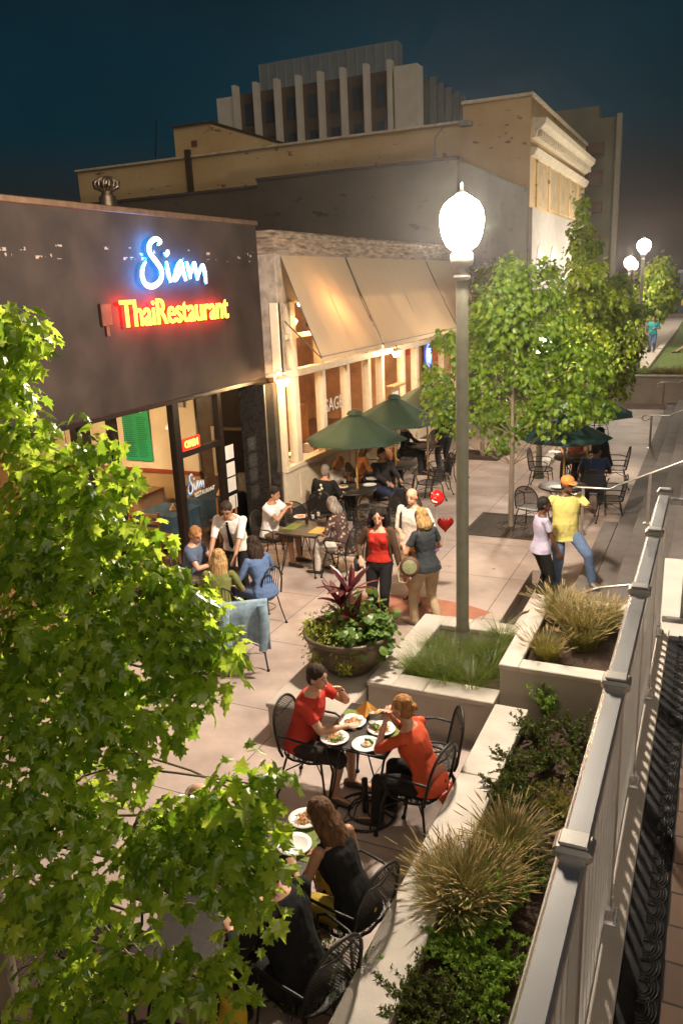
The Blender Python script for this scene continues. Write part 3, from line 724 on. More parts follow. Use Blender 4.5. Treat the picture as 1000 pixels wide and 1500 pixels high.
for y in (13.3, 14.5, 15.7, 16.9, 18.1): g.box(FX-.01, FX+.012, y, y+1.0, .56, 1.1, .006)
g.build('bulkhead_panel', wood_w, sage)
for y, wd in ((12.76, .10), (13.22, .20), (14.42, .16), (15.62, .16), (16.80, .16), (17.62, .16), (19.05, .16), (20.05, .2), (20.95, .2), (22.4, .16), (23.6, .2)):
    MB().box(-7.24, FX+.03, y, y+wd, 1.30 if y < 20 else .01, 4.28, .008).build('mullion', wood_w, sage)
MB().box(-7.22, FX+.05, 12.78, 23.8, 2.92, 3.06, .008).build('transom', wood_w, sage)
MB().box(-7.22, FX+.02, 12.78, 23.8, 3.62, 3.70, .008).build('transom', wood_w, sage)
for y0, y1 in ((12.86, 13.22), (13.42, 14.42), (14.58, 15.62), (15.78, 16.80), (16.96, 17.62), (17.78, 19.05), (21.15, 22.4), (22.56, 23.6)):
    MB().box(-7.163, -7.157, y0, y1, 1.3, 2.92).build('window_pane', glass, sage)
    MB().box(-7.163, -7.157, y0, y1, 3.06, 4.28).build('window_pane', glass, sage)
MB().box(-7.2, -7.15, 20.25, 20.95, .02, 2.9, .01).build('door', mat('varnished door', (.28, .13, .05), .4, 0, .2, 4), sage)
MB().box(-12, -7.35, 13.2, 23.8, .30, .34).build('inside_floor', mat('dark wood floor', (.13, .06, .03), .35, 0, .3, 4), sage)
MB().box(-12, -7.35, 13.2, 23.8, 4.25, 4.30).build('ceiling', mat('inside ceiling warm', (.4, .26, .14), .9), sage)
MB().box(-12.1, -12, 13.2, 23.8, .34, 4.25).box(-12, -7.3, 23.7, 23.8, .34, 4.25).box(-12, -7.6, 13.22, 13.3, .34, 4.25).build('inside_wall', mat('brown red wall', (.42, .21, .10), .7, 0, .3, 2), sage)
# bar and bottles line inside
thing('bar_counter', MB().box(-10.9, -10.3, 14.5, 20, .34, 1.4, .02), woodm, 'brown wooden bar counter deep inside the white framed restaurant', 'bar counter')
ceiling_lamp(-8.7, 14.2, 4.2, 'warm ceiling lamp behind the first windows of the white framed restaurant', warm, 420)
ceiling_lamp(-8.7, 17.0, 4.2, 'warm ceiling lamp behind the middle windows of the white framed restaurant', warm, 420)
ceiling_lamp(-8.9, 21.0, 4.2, 'warm ceiling lamp by the door of the white framed restaurant', warm, 420)
for i, (x, y, lab) in enumerate(((-7.9, 13.3, 'white clothed table behind the first tall window'), (-8.1, 14.6, 'white clothed table with a candle behind the second window'), (-8.0, 16.3, 'white clothed table behind the third window'), (-8.0, 18.2, 'white clothed table behind the fourth window'))):
    cloth_table((x, y, .34), lab, 'white clothed tables indoors', (.62, .55, .48), (.6, .52, .42), .36)
    c = empty('candle_glass', (x+.1, y, 1.105), 0, 'small lit candle glass on the '+lab, 'candle', 'candle glasses indoors')
    MB().lathe([(.03, 0), (.035, .08)], n=12, cap=False).build('glass_cup', glassmat('cup glass', (1, .8, .6), .02), c); MB().ell((0, 0, .05), (.012, .012, .025), 8, 6).build('flame', emis('flame', (1, .6, .2), 40), c)
for x, y, rz, lab in ((-7.75, 13.95, R(180), 'slat back chair seen low in the first wide window'), (-8.7, 14.6, R(-90), 'chair left of the candle table'), (-7.7, 15.5, R(200), 'chair behind the SAGE lettering'), (-7.7, 17.3, R(180), 'chair behind the fourth window frame')):
    wood_chair((x, y, .34), rz, lab, 'wooden chairs in the white framed restaurant')
wall_art = thing('wall_picture', MB().box(-7.9, -7.5, 23.65, 23.69, 2.2, 2.9).box(-9.2, -8.5, 23.65, 23.69, 2.4, 3.2, .01), mat('red picture', (.45, .04, .03), .5), 'red picture on the end wall inside the white framed restaurant', 'picture')
g = MB(); place_text(g, 'SAGE', .3, .004, (14.66, 2.03), .86, .27, -7.15, side=0, front=0, offset=.004)
thing('window_lettering', g, mat('white window paint', (.45, .42, .38), .6), 'arched white letters reading SAGE on the second wide window', 'lettering')
ns = empty('neon_sign', (-7.05, 21.0, 2.62), 0, 'small oval blue and white neon sign beside the far door', 'neon sign')
MB().tube([(0, .20*math.cos(a*PI/12), .27*math.sin(a*PI/12)) for a in range(24)], .02, 6, True).build('blue_ring', emis('ring blue', (.08, .15, 1), 6), ns)
g = MB(); g.tube([(0.01, .10*math.cos(a*PI/10)*(1+.1*math.sin(a)), .12*math.sin(a*PI/10)+.04) for a in range(20)], .016, 6, True); g.tube([(0.01, .07, .03), (0.01, .04, -.10), (.01, -.06, -.16)], .016, 6); g.build('white_mark', emis('ring white', (.8, .85, 1), 4), ns)
MB().box(-.03, -.022, -.34, .34, -.45, .45, .003).build('panel', mat('violet backing', (.10, .08, .25), .6), ns)

# awnings
def canvasmat():
    m, nt, b, out = nodes_of('tan seamed canvas'); N, L = nt.nodes, nt.links
    tc = N.new('ShaderNodeTexCoord'); wv = N.new('ShaderNodeTexWave'); wv.bands_direction = 'Y'; wv.inputs['Scale'].default_value = .62; wv.inputs['Distortion'].default_value = .6; wv.inputs['Detail Scale'].default_value = .4
    L.new(tc.outputs['Object'], wv.inputs['Vector'])
    rp = N.new('ShaderNodeValToRGB'); rp.color_ramp.elements[0].position = .02; rp.color_ramp.elements[0].color = (.33, .265, .185, 1); rp.color_ramp.elements[1].position = .12; rp.color_ramp.elements[1].color = (.35, .28, .195, 1)
    L.new(wv.outputs['Fac'], rp.inputs[0]); L.new(rp.outputs[0], b.inputs['Base Color']); b.inputs['Roughness'].default_value = .85
    t = N.new('ShaderNodeBsdfTranslucent'); t.inputs[0].default_value = (.8, .58, .36, 1); mx = N.new('ShaderNodeMixShader'); mx.inputs[0].default_value = .28
    L.new(b.outputs[0], mx.inputs[1]); L.new(t.outputs[0], mx.inputs[2]); L.new(mx.outputs[0], out.inputs[0]); return m
canvas = canvasmat()
agr = 'canvas awnings over the white framed windows'
for i, (ya, yb, lab) in enumerate(((12.98, 15.7, 'nearest tan canvas awning, glowing from the lantern under it'), (15.80, 20.8, 'middle and widest tan canvas awning'), (20.9, 23.6, 'farthest tan canvas awning, behind the lamp post'))):
    e = empty('awning', (0, 0, 0), 0, lab, 'awning', agr)
    g = MB(); n = 26; k = 6; vs = []; sk = -.85 if i == 0 else -.85
    for j in range(n+1):
        for q in range(k+1):
            t = q/k; u = j/n
            x = -7.06+1.08*t; z = 5.08-1.68*t-.05*math.sin(PI*t)
            y = ya+(yb-ya)*u-1.0*t*(1 if i == 0 else 1)*0+0
            y += -.75*t*(1-0*u)
            z += .012*math.sin(u*(yb-ya)*9)*math.sin(PI*t); 
            vs.append((x, y, z))
    g.add(vs, [[a*(k+1)+q, (a+1)*(k+1)+q, (a+1)*(k+1)+q+1, a*(k+1)+q+1] for a in range(n) for q in range(k)], True)
    # valance
    m0 = len(g.v); vs = []
    for j in range(n+1):
        u = j/n; y = ya+(yb-ya)*u-.75; vs += [(-5.98, y, 3.40), (-5.975, y, 3.30+.0*math.sin(u*40))]
    g.add(vs, [[2*a, 2*a+2, 2*a+3, 2*a+1] for a in range(n)], True)
    cv = g.build('canvas', canvas, e)
    g = MB(); g.tube([(-5.99, ya-.75, 3.385), (-5.99, yb-.75, 3.385)], .016, 6)
    for y in (ya+.02, (ya+yb)/2, yb-.02): g.tube([(-7.07, y, 5.02), (-6.0, y-.75, 3.37)], .013, 6); g.tube([(-7.07, y, 3.95), (-6.0, y-.75, 3.36)], .012, 6)
    g.build('frame', mat('dull frame', (.15, .13, .11), .5, .6), e)
# wall lanterns
def wall_lantern(y, lab, s):
    e = empty('wall_lantern', (FX+.03, y, 2.95), 0, lab, 'wall lantern', 'wall lanterns between the windows')
    MB().tube([(0, 0, .10), (.12, 0, .20), (.2, 0, .16), (.22, 0, .10)], .012, 7).build('bracket', mat('lantern metal', (.3, .24, .16), .4, .6), e)
    for k, dx in enumerate((-.10, .10)):
        h = MB(); h.lathe([(.10, .03), (.055, .09), (.012, .12)], (.21, dx, 0), 12, cap=False); hd = h.build('shade', mat('lantern shade', (.5, .42, .3), .5), e)
        MB().lathe([(.03, -.09), (.06, .0), (.075, .03)], (.21, dx, 0), 12).build('glass', emis('lantern glass %d' % s, (1, .62, .27), s), e)
    MB().lathe([(.12, 0), (.12, .02), (.03, .05)], (.0, 0, .1), 12).build('wall_plate', wood_w, e)
e = empty('wall_lamp', (-7.08, 13.95, 3.85), 0, 'warm lamp fixed to the wall under the nearest awning', 'wall lamp')
MB().box(-.03, .02, -.05, .05, -.05, .05, .01).build('base', framem, e); MB().tube([(.02, 0, 0), (.10, 0, .05)], .012, 6).build('arm', framem, e); MB().ell((.14, 0, .05), .06, 12, 8).build('bulb', emis('awning bulb', (1, .55, .22), 460), e)
wall_lantern(12.42, 'pair of glowing lantern shades at the corner of the two restaurants', 330)
wall_lantern(18.05, 'glowing lantern pair between the awning and the green umbrellas', 330)
mb = empty('menu_box', (FX+.03, 18.25, 1.5), 0, 'wooden posted menu case with a little roof below the second lantern', 'menu case')
MB().box(0, .08, -.3, .3, 0, .6, .01).build('case', mat('varnished case', (.3, .17, .08), .5), mb); MB().box(0, .2, -.42, .42, .62, .68, .01).build('roof', mat('varnished case', (.3, .17, .08), .5), mb); MB().box(.081, .085, -.2, .2, .08, .5).build('menu_sheet', mat('paper', (.6, .6, .58)), mb)

# ------------------------------------------------------------------ buildings behind
def plastermat(name, c, c2, dark):
    m, nt, b, out = nodes_of(name); N, L = nt.nodes, nt.links
    tc = N.new('ShaderNodeTexCoord')
    n1 = N.new('ShaderNodeTexNoise'); n1.inputs['Scale'].default_value = .35; n1.inputs['Detail'].default_value = 8; n1.inputs['Roughness'].default_value = .65; L.new(tc.outputs['Object'], n1.inputs['Vector'])
    r1 = N.new('ShaderNodeValToRGB'); r1.color_ramp.elements[0].position = .35; r1.color_ramp.elements[1].position = .65
    r1.color_ramp.elements[0].color = (*c, 1); r1.color_ramp.elements[1].color = (*c2, 1); L.new(n1.outputs['Fac'], r1.inputs[0])
    mp = N.new('ShaderNodeMapping'); mp.inputs['Scale'].default_value = (.9, .9, 2.6); L.new(tc.outputs['Object'], mp.inputs[0])
    n2 = N.new('ShaderNodeTexNoise'); n2.inputs['Scale'].default_value = 1.5; n2.inputs['Detail'].default_value = 5; L.new(mp.outputs[0], n2.inputs['Vector'])
    r2 = N.new('ShaderNodeValToRGB'); r2.color_ramp.elements[0].position = .655; r2.color_ramp.elements[1].position = .68
    L.new(n2.outputs['Fac'], r2.inputs[0])
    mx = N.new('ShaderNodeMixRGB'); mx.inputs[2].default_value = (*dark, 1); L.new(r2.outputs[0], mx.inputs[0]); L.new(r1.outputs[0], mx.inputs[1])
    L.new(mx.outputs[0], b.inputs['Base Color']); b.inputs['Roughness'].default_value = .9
    bp = N.new('ShaderNodeBump'); bp.inputs['Strength'].default_value = .3; bp.inputs['Distance'].default_value = .03; L.new(n1.outputs['Fac'], bp.inputs['Height']); L.new(bp.outputs[0], b.inputs['Normal'])
    return m
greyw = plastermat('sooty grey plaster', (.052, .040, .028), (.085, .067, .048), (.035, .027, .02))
yelw = plastermat('sodium tinted ochre plaster', (.46, .31, .135), (.56, .41, .215), (.20, .13, .06))  # ochre made more saturated to carry the sodium street light in its colour
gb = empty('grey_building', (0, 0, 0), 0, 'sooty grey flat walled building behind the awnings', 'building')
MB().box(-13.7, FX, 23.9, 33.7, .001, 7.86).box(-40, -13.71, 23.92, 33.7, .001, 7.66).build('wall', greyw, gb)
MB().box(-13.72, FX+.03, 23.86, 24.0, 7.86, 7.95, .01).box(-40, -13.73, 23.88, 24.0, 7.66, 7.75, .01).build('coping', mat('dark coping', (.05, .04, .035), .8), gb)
yb = empty('ochre_building', (0, 0, 0), 0, 'ochre plastered building with a white cornice and stepped parapet', 'building')
MB().box(-29.6, -9.8, 33.8, 60, .001, 10.55).build('side_wall', yelw, yb)
MB().box(-9.79, FX, 33.75, 47.8, .001, 11.2).build('corner_wall', yelw, yb)
MB().box(-9.85, FX+.1, 33.68, 47.9, 11.2, 11.34, .02).build('parapet_coping', mat('pale coping', (.5, .42, .3), .8, 0, .2, 3), yb)
MB().box(-29.7, -9.85, 33.7, 34.0, 10.55, 10.66, .02).build('parapet_coping', mat('pale coping', (.5, .42, .3), .8), yb)
MB().box(-23.0, -22.75, 33.6, 33.78, 8, 10.9).build('downpipe', mat('dark pipe', (.05, .035, .02), .7), yb)
wc = mat('cream cornice', (.55, .48, .36), .8, 0, .15, 4)
g = MB(); g.prism([(FX+.001, 9.75), (FX+.15, 9.8), (FX+.2, 10.0), (FX+.5, 10.25), (FX+.55, 10.45), (FX+.001, 10.5)], 'y', 34.0, 47.7)
g.prism([(FX+.001, 9.1), (FX+.12, 9.15), (FX+.25, 9.4), (FX+.001, 9.45)], 'y', 33.9, 47.75)
for i in range(26): g.box(FX+.16, FX+.36, 34.2+i*.52, 34.42+i*.52, 9.82, 10.02)
g.build('cornice', wc, yb)
for i in range(5): MB().box(FX-.05, FX+.06, 34.9+i*2.6, 35.2+i*2.6, 7.3, 9.1, .01).build('pilaster', yelw, yb)
for i in range(5): MB().box(FX+.0, FX+.02, 35.3+i*2.6, 37.3+i*2.6, 7.4, 9.0).build('window', mat('shuttered window', (.40, .31, .18), .6, 0, .2, 2), yb)
MB().box(FX, FX+.12, 33.8, 47.8, 0, 7.2).build('lower_front', mat('white painted front', (.40, .37, .33), .7, 0, .1, 2), yb)
for i in range(4): MB().prism([(34.8+i*3+a, b) for a, b in [(0, 3)]+[(.7-.7*math.cos(t*PI/8), 5.2+.7*math.sin(t*PI/8)) for t in range(9)]+[(1.4, 3)]], 'x', FX+.121, FX+.14).build('window', mat('arched window', (.34, .31, .27), .5), yb)  # arched windows a little darker than the front
pb = empty('rooftop_house', (0, 0, 0), 0, 'small ochre box house on the flat roof with one tiny vent window', 'rooftop structure')
MB().box(-23.9, -21.9, 34.2, 44, 10.57, 12.0).prism([(-21.89, 10.57), (-19.4, 10.57), (-19.4, 11.0), (-21.89, 11.95)], 'y', 34.25, 44).build('wall', yelw, pb)
MB().box(-24.0, -21.8, 34.1, 44, 12.0, 12.08, .01).build('roof', mat('dark coping', (.05, .04, .035), .8), pb)
MB().box(-22.95, -22.65, 34.16, 34.21, 11.1, 11.35).build('vent', mat('rust vent', (.15, .05, .03), .7), pb)
lp = thing('roof_floodlight', MB().tube([(-10.9, 33.6, 8.6), (-10.9, 33.6, 10.1), (-10.5, 33.4, 10.45), (-9.6, 33.3, 10.5)], .03, 6).box(-9.8, -9.3, 33.1, 33.5, 10.35, 10.55, .03), mat('grey metal', (.35, .33, .3), .5, .5), 'thin floodlight arm fixed to the ochre side wall', 'floodlight')
thing('roof_antenna', MB().tube([(-24.9, 33.9, 10.5), (-24.6, 33.9, 12.4)], .025, 5), framem, 'thin leaning antenna mast on the ochre roof edge', 'antenna')

ft = empty('office_tower', (0, 0, 0), 0, 'distant office block with tall white fins between dark windows', 'building')
finm = mat('white fin concrete', (.62, .58, .5), .8, 0, .08, 1); dk = mat('dark bronze wall', (.10, .075, .05), .7, 0, .2, .5)
MB().box(-44.7, -28.2, 75.5, 95, .001, 23.2).build('wall', dk, ft)
MB().box(-46.9, -44.8, 74.9, 94, .001, 23.0).build('end_wall', finm, ft); MB().box(-28.1, -25.9, 74.9, 76.5, .001, 23.3).build('end_wall', finm, ft)
n = 7; fin = None
for i in range(8):
    x = -44.75+i*2.32
    MB().box(x-.2, x+.2, 74.7, 75.5, .01, 23.9).build('fin', finm, ft)
wm = mat('dark window', (.05, .07, .10), .15, 0, .2, 1)
for i in range(7):
    for k in range(7):
        x = -44.75+1.16+i*2.32; z = 20.3-k*3.1
        f = MB().box(x-.42, x+.42, 75.40, 75.5, z, z+1.9).build('window', mat('window reveal', (.04, .03, .025), .6), ft)
        MB().box(x-.34, x+.34, 75.38, 75.40, z+.08, z+1.0).box(x-.34, x+.34, 75.38, 75.40, z+1.06, z+1.82).build('pane', wm, f)
g = MB(); g.box(-43.2, -28.6, 77.2, 78.6, 23.2, 26.0)
pz = g.build('penthouse', mat('grey blue cladding', (.20, .24, .26), .6, 0, .1, 1), ft)
g = MB()
for i in range(16): g.box(-43.1+i*.95, -43.04+i*.95, 77.1, 77.2, 23.3, 25.9)
g.build('cladding_rib', mat('grey blue rib', (.28, .33, .35), .6), pz)
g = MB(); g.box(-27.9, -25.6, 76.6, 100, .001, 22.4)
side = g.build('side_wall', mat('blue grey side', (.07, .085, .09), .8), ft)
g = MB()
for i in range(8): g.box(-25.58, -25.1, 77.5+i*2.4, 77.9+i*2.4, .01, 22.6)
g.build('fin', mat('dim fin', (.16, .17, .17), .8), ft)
dt = empty('apartment_tower', (0, 0, 0), 0, 'tall dim olive apartment block with small balconies at the right', 'building')
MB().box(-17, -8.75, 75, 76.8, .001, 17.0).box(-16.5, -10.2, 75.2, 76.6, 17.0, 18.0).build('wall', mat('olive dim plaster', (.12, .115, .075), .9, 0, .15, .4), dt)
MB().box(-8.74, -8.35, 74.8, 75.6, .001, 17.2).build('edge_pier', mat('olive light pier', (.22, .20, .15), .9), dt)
for z in (14.2, 12.0, 9.6, 7.2):
    MB().box(-10.8, -9.6, 74.2, 75, z, z+.9).build('balcony', mat('brown balcony', (.10, .06, .04), .8), dt)
# far right low buildings
fb = empty('far_building', (0, 0, 0), 0, 'low blue grey building with pale doors beyond the lawn', 'building')
MB().box(-3.6, 8, 86, 96, .3, 4.4).build('wall', mat('blue grey siding', (.16, .20, .28), .7, 0, .15, 1), fb)
MB().box(-3.8, 8.3, 85.7, 96.5, 4.4, 4.7).build('roof', mat('pale roof edge', (.4, .4, .38), .7), fb)
for i in range(4): MB().box(-2.9+i*2.2, -2.0+i*2.2, 85.9, 86, 2.6, 3.7).build('window', mat('pale window', (.4, .42, .4), .4), fb)
MB().box(-3.3, -1.9, 85.85, 85.98, 1.4, 2.2).build('sign_panel', emis('yellow sign panel', (1., .62, .05), .5), fb)
hb = empty('distant_building', (0, 0, 0), 0, 'dark distant building mass on the skyline at the right', 'building')
MB().box(-3, 40, 140, 160, .01, 9).build('wall', mat('dark far wall', (.05, .04, .035), .9), hb)
for i in range(6): MB().box(-2+i*3, -1+i*3, 139.9, 140, 5, 6.2).build('window', emis('far warm window', (1, .7, .35), .5), hb)
LAMP1, LAMP2 = 1350., 420.
# ------------------------------------------------------------------ street lamps
def green_metal(): return mat('painted olive metal', (.19, .185, .135), .5, .15, .12, 10)
LMP = green_metal()
def globemat(s, name): return emis(name, (1, .85, .68), s)
def street_lamp(loc, H, lab, s, r=.20, first=False, gname=None):
    e = empty('street_lamp', loc, 0, lab, 'street lamp', 'globe street lamps along the plaza')
    top = H
    MB().lathe([(.135, 0), (.135, .04), (.12, .07), (.125, .11), (.10, .16), (.085, .25), (.078, .27), (.082, .29), (.072, .31), (.062, H-.55)], n=28).build('pole', LMP, e)
    c = MB(); c.lathe([(.064, H-.549), (.085, H-.53), (.085, H-.50), (.068, H-.49), (.068, H-.42), (.10, H-.40), (.115, H-.37), (.115, H-.30), (.09, H-.27), (.09, H-.25)], n=24)
    cl = c.build('collar', mat('dull steel post', (.3, .27, .24), .5, .7, .1), e)
    pr = [(.10, H-.249), (.15, H-.21), (r*.90, H-.13), (r, H-.04), (r*1.03, H+.04), (r*.97, H+.12), (r*.78, H+.19), (r*.45, H+.24), (.05, H+.265)]
    MB().lathe(pr, n=24).build('globe', globemat(s, gname or 'lit globe %d' % s), e)
    MB().lathe([(.055, H+.266), (.06, H+.275), (.02, H+.30), (.012, H+.34), (.018, H+.355), (.003, H+.385)], n=12).build('finial', LMP, e)
    return e
street_lamp((-2.39, 8.2, .40), 4.66, 'nearest lit globe lamp on an olive pole rising from the low grassy planter', LAMP1, .21)
street_lamp((-3.54, 18.44, 0), 3.0, 'second lit globe lamp, hidden in foliage, its flared base behind the slim trunk', 260., .21)
street_lamp((-3.0, 36.8, .6), 5.0, 'right lamp of the two lit globes in the distance', LAMP2, .25)
street_lamp((-4.2, 44, .6), 4.45, 'left lower lamp of the two lit globes in the distance', LAMP2, .25)
for i, (x, y, lab) in enumerate(((-5.6, 62, 'tiny lit globe lamp far down the walk on the left'), (-2.2, 70, 'tiny lit globe lamp far beyond the lawn'))):
    street_lamp((x, y, .5), 4.6, lab, LAMP2, .2)
e = empty('wall_floodlight', (-7.0, 22.5, 5.62), 0, 'small bright flood lamp on the roof edge just left of the nearest globe', 'floodlight')
MB().box(-.1, .1, -.1, .1, -.1, .02, .01).build('bracket', framem, e); MB().ell((0.02, 0, .08), .09, 12, 8).build('bulb', emis('small flood', (1, .9, .75), 260), e)
# ------------------------------------------------------------------ terrace furniture
def arch(w, z0, z1, n=14, y0=-.22, y1=-.30):
    """round-topped back outline, from the left foot of the back to the right"""
    P = []
    for i in range(n+1):
        t = i/n; a = PI*(1-t)
        x = w*math.cos(a); zz = z0+(z1-z0)*(math.sin(a)**.55)
        P.append((x, y0+(y1-y0)*((zz-z0)/(z1-z0)), zz))
    return P
def mesh_chair():
    e = empty('iron_chair', (0, 0, 0), 0)
    s = MB(); n = 20; vs = [(0, .0, .418)]
    for i in range(n):
        a = 2*PI*i/n; k = .235/max(abs(math.cos(a))**.6+0*1, abs(math.sin(a))**.6) if 0 else .235*(1+.13*abs(math.sin(2*a)))
        vs.append((k*math.cos(a), k*math.sin(a), .432))
    s.add(vs, [[0, 1+i, 1+(i+1) % n] for i in range(n)], True); so = s.build('seat', blackmesh, e)
    r_ = MB(); r_.tube([(v[0], v[1], .434) for v in vs[1:]], .011, 6, True); r_.build('seat_rim', blackmetal, so)
    A = arch(.235, .50, .90); b = MB(); vs = []
    for p in A: vs += [p, (p[0]*.9, -.205, .47)]
    b.add(vs, [[2*i, 2*i+2, 2*i+3, 2*i+1] for i in range(len(A)-1)], True); bo = b.build('backrest', blackmesh, e)
    f = MB(); f.tube([(-.215, -.20, .43)]+A+[(.215, -.20, .43)], .013, 7); f.tube([(-.15, -.275, .80), (0, -.285, .775), (.15, -.275, .80)], .009, 6); f.build('back_frame', blackmetal, bo)
    for sx in (-1, 1):
        MB().tube([(sx*.235, -.24, .64), (sx*.275, -.1, .665), (sx*.285, .10, .66), (sx*.27, .17, .63), (sx*.245, .16, .55), (sx*.235, .12, .44)], .011, 6).build('arm', blackmetal, e)
    for sx in (-1, 1):
        for sy in (-1, 1):
            g = MB(); fx, fy = sx*(.25), sy*.25-(0 if sy > 0 else .03)
            g.tube([(sx*.19, sy*.17, .425), (sx*.225, sy*.20, .30), (sx*.235, sy*.215, .15), (fx, fy, .012)], .011, 6)
            g.lathe([(.012, .03), (.021, .018), (.021, .0)], (fx, fy, 0), 8); g.build('leg', blackmetal, e)
    f = MB(); f.tube([(-.20, .19, .28), (0, .0, .33), (.20, .19, .28)], .007, 5); f.tube([(-.20, -.19, .28), (0, .0, .335), (.20, -.19, .28)], .007, 5); f.build('brace', blackmetal, e)
    return e
def wire_chair():
    e = empty('wire_chair', (0, 0, 0), 0)
    s = MB(); s.lathe([(.001, .45), (.17, .452), (.195, .44), (.195, .43), (.001, .43)], n=22, cap=False); s.build('seat', blackmetal, e)
    A = arch(.17, .46, .90, 12, -.17, -.26); b = MB(); b.tube(A, .012, 7)
    for k in range(-3, 4):
        x = k*.042; zt = .46+(.44)*(math.sqrt(max(0, 1-(x/.17)**2))**.55); b.tube([(x*.7, -.17, .45), (x, -.16-.10*(zt-.46)/.44, zt)], .005, 5)
    b.build('backrest', blackmetal, e)
    for sx in (-1, 1):
        for sy in (-1, 1):
            g = MB(); fx, fy = sx*.20, sy*.21; g.tube([(sx*.13, sy*.12, .43), (sx*.16, sy*.16, .22), (fx, fy, .01)], .010, 6); g.lathe([(.01, .03), (.02, .016), (.02, 0)], (fx, fy, 0), 8); g.build('leg', blackmetal, e)
    g = MB(); g.tube([(.15*math.cos(a*PI/9), .15*math.sin(a*PI/9), .24) for a in range(18)], .006, 5, True); g.build('brace', blackmetal, e)
    return e
CH = mesh_chair(); WC = wire_chair(); used = set()
CG = 'black iron chairs on the terrace'
def chair(x, y, rz, lab, kind='m', z=0):
    src = CH if kind == 'm' else WC
    if kind not in used: used.add(kind); o = src; o.location = (x, y, z); o.rotation_euler = (0, 0, rz)
    else: o = copy_tree(src, (x, y, z), rz)
    tag(o, lab, 'chair', CG)
    return o
tabmesh = mat('black table top', (.028, .024, .018), .4, .3, .3, 40, .3, 160)
def square_table(x, y, w, d, lab, grp='black square terrace tables', rz=0, z=.72):
    e = empty('terrace_table', (x, y, 0), rz, lab, 'table', grp)
    MB().box(-w, w, -d, d, z-.012, z, .005).build('tabletop', tabmesh, e)
    g = MB(); g.tube([(-w, -d, z-.02), (w, -d, z-.02), (w, d, z-.02), (-w, d, z-.02)], .012, 6, True); g.build('apron', blackmetal, e)
    for sx in (-1, 1):
        for sy in (-1, 1):
            g = MB(); a, b = sx*w*.78, sy*d*.78
            g.tube([(sx*w*.92, b, z-.03), (sx*w*.72, sy*d*.74, .38), (sx*w*.86, sy*d*.9, .012)], .011, 6); g.tube([(sx*w*.4, sy*d*.8, z-.03), (sx*w*.7, sy*d*.76, .25), (sx*w*.86, sy*d*.9, .02)], .008, 6)
            g.lathe([(.012, .03), (.024, .016), (.024, 0)], (sx*w*.86, sy*d*.9, 0), 8); g.build('leg', blackmetal, e)
    return e
def round_table(x, y, r_, lab, z=.72, grp='round black terrace tables'):
    e = empty('round_table', (x, y, 0), 0, lab, 'table', grp)
    g = MB(); g.lathe([(.001, z), (r_-.01, z), (r_, z-.01), (r_, z-.03), (r_-.015, z-.03), (.001, z-.015)], n=36, cap=False); g.build('tabletop', tabmesh, e)
    for k in range(4):
        a = PI/4+k*PI/2; c, s = math.cos(a), math.sin(a)
        g = MB(); g.tube([(c*r_*.75, s*r_*.75, z-.03), (c*.14, s*.14, .45), (c*.10, s*.10, .25), (c*r_*.7, s*r_*.7, .012)], .012, 6); g.ell((c*r_*.7, s*r_*.7, .012), .02, 8, 6); g.build('leg', blackmetal, e)
    g = MB(); g.tube([(.13*math.cos(a*PI/8), .13*math.sin(a*PI/8), .35) for a in range(16)], .008, 5, True); g.build('ring', blackmetal, e)
    return e
def umbrella_base(x, y, lab):
    e = empty('umbrella_base', (x, y, 0), 0, lab, 'umbrella base')
    g = MB()
    for rr, rt_ in ((.27, .012), (.15, .008)): g.tube([(rr*math.cos(a*PI/14), rr*math.sin(a*PI/14), .03) for a in range(28)], rt_, 6, True)
    for k in range(6):
        a = k*PI/3; c, s = math.cos(a), math.sin(a)
        g.tube([(c*.04, s*.04, .16), (c*.10, s*.10, .12), (c*.16-s*.03, s*.16+c*.03, .045), (c*.27, s*.27, .03)], .008, 6)
    g.build('scroll_ring', blackmetal, e)
    MB().lathe([(.028, .03), (.028, .36)], n=12).build('socket', blackmetal, e)
    return e
ubm = mat('dark green canvas', (.014, .036, .018), .8, 0, .15, 3, .3, 70)
ubt = mat('dark teal canvas', (.015, .055, .05), .8, 0, .15, 3, .3, 70)
polem = mat('varnished pole', (.45, .26, .08), .4, 0, .15, 6)
def umbrella(x, y, rad, z0, z1, lab, m, rot=0, zp=0.03):
    e = empty('patio_umbrella', (x, y, 0), rot, lab, 'umbrella', 'green patio umbrellas')
    n = 8; k = 6; vs = [(0, 0, z1)]
    for q in range(1, k+1):
        t = q/k
        for j in range(n*6):
            a = 2*PI*j/(n*6); u = (j % 6)/6; sag = 1-.085*math.sin(PI*u)*t
            rr = rad*t*sag; vs.append((rr*math.cos(a), rr*math.sin(a), z1-(z1-z0)*(t**1.12)+.03*math.sin(PI*u)*t*(1-t)*-2))
    m_ = n*6
    g = MB(); g.add(vs, [[0, 1+j, 1+(j+1) % m_] for j in range(m_)]+[[1+(q-1)*m_+j, 1+q*m_+j, 1+q*m_+(j+1) % m_, 1+(q-1)*m_+(j+1) % m_] for q in range(1, k) for j in range(m_)], True)
    cn = g.build('canopy', m, e); sd = cn.modifiers.new('s', 'SOLIDIFY'); sd.thickness = .006
    g = MB(); g.lathe([(.16, z1-.03), (.12, z1+.025), (.001, z1+.06)], n=16, cap=False); g.build('vent_cap', m, cn)
    MB().lathe([(.019, zp), (.019, z1-.01)], n=12).build('pole', polem, e)
    for j in range(8):
        a = 2*PI*j/8; c, s = math.cos(a), math.sin(a); MB().tube([(c*.03, s*.03, z1-.05), (c*rad*.5, s*rad*.5, z1-(z1-z0)*.46-.02), (c*rad*.97, s*rad*.97, z0-.01)], .007, 4).build('rib', polem, e)
    return e

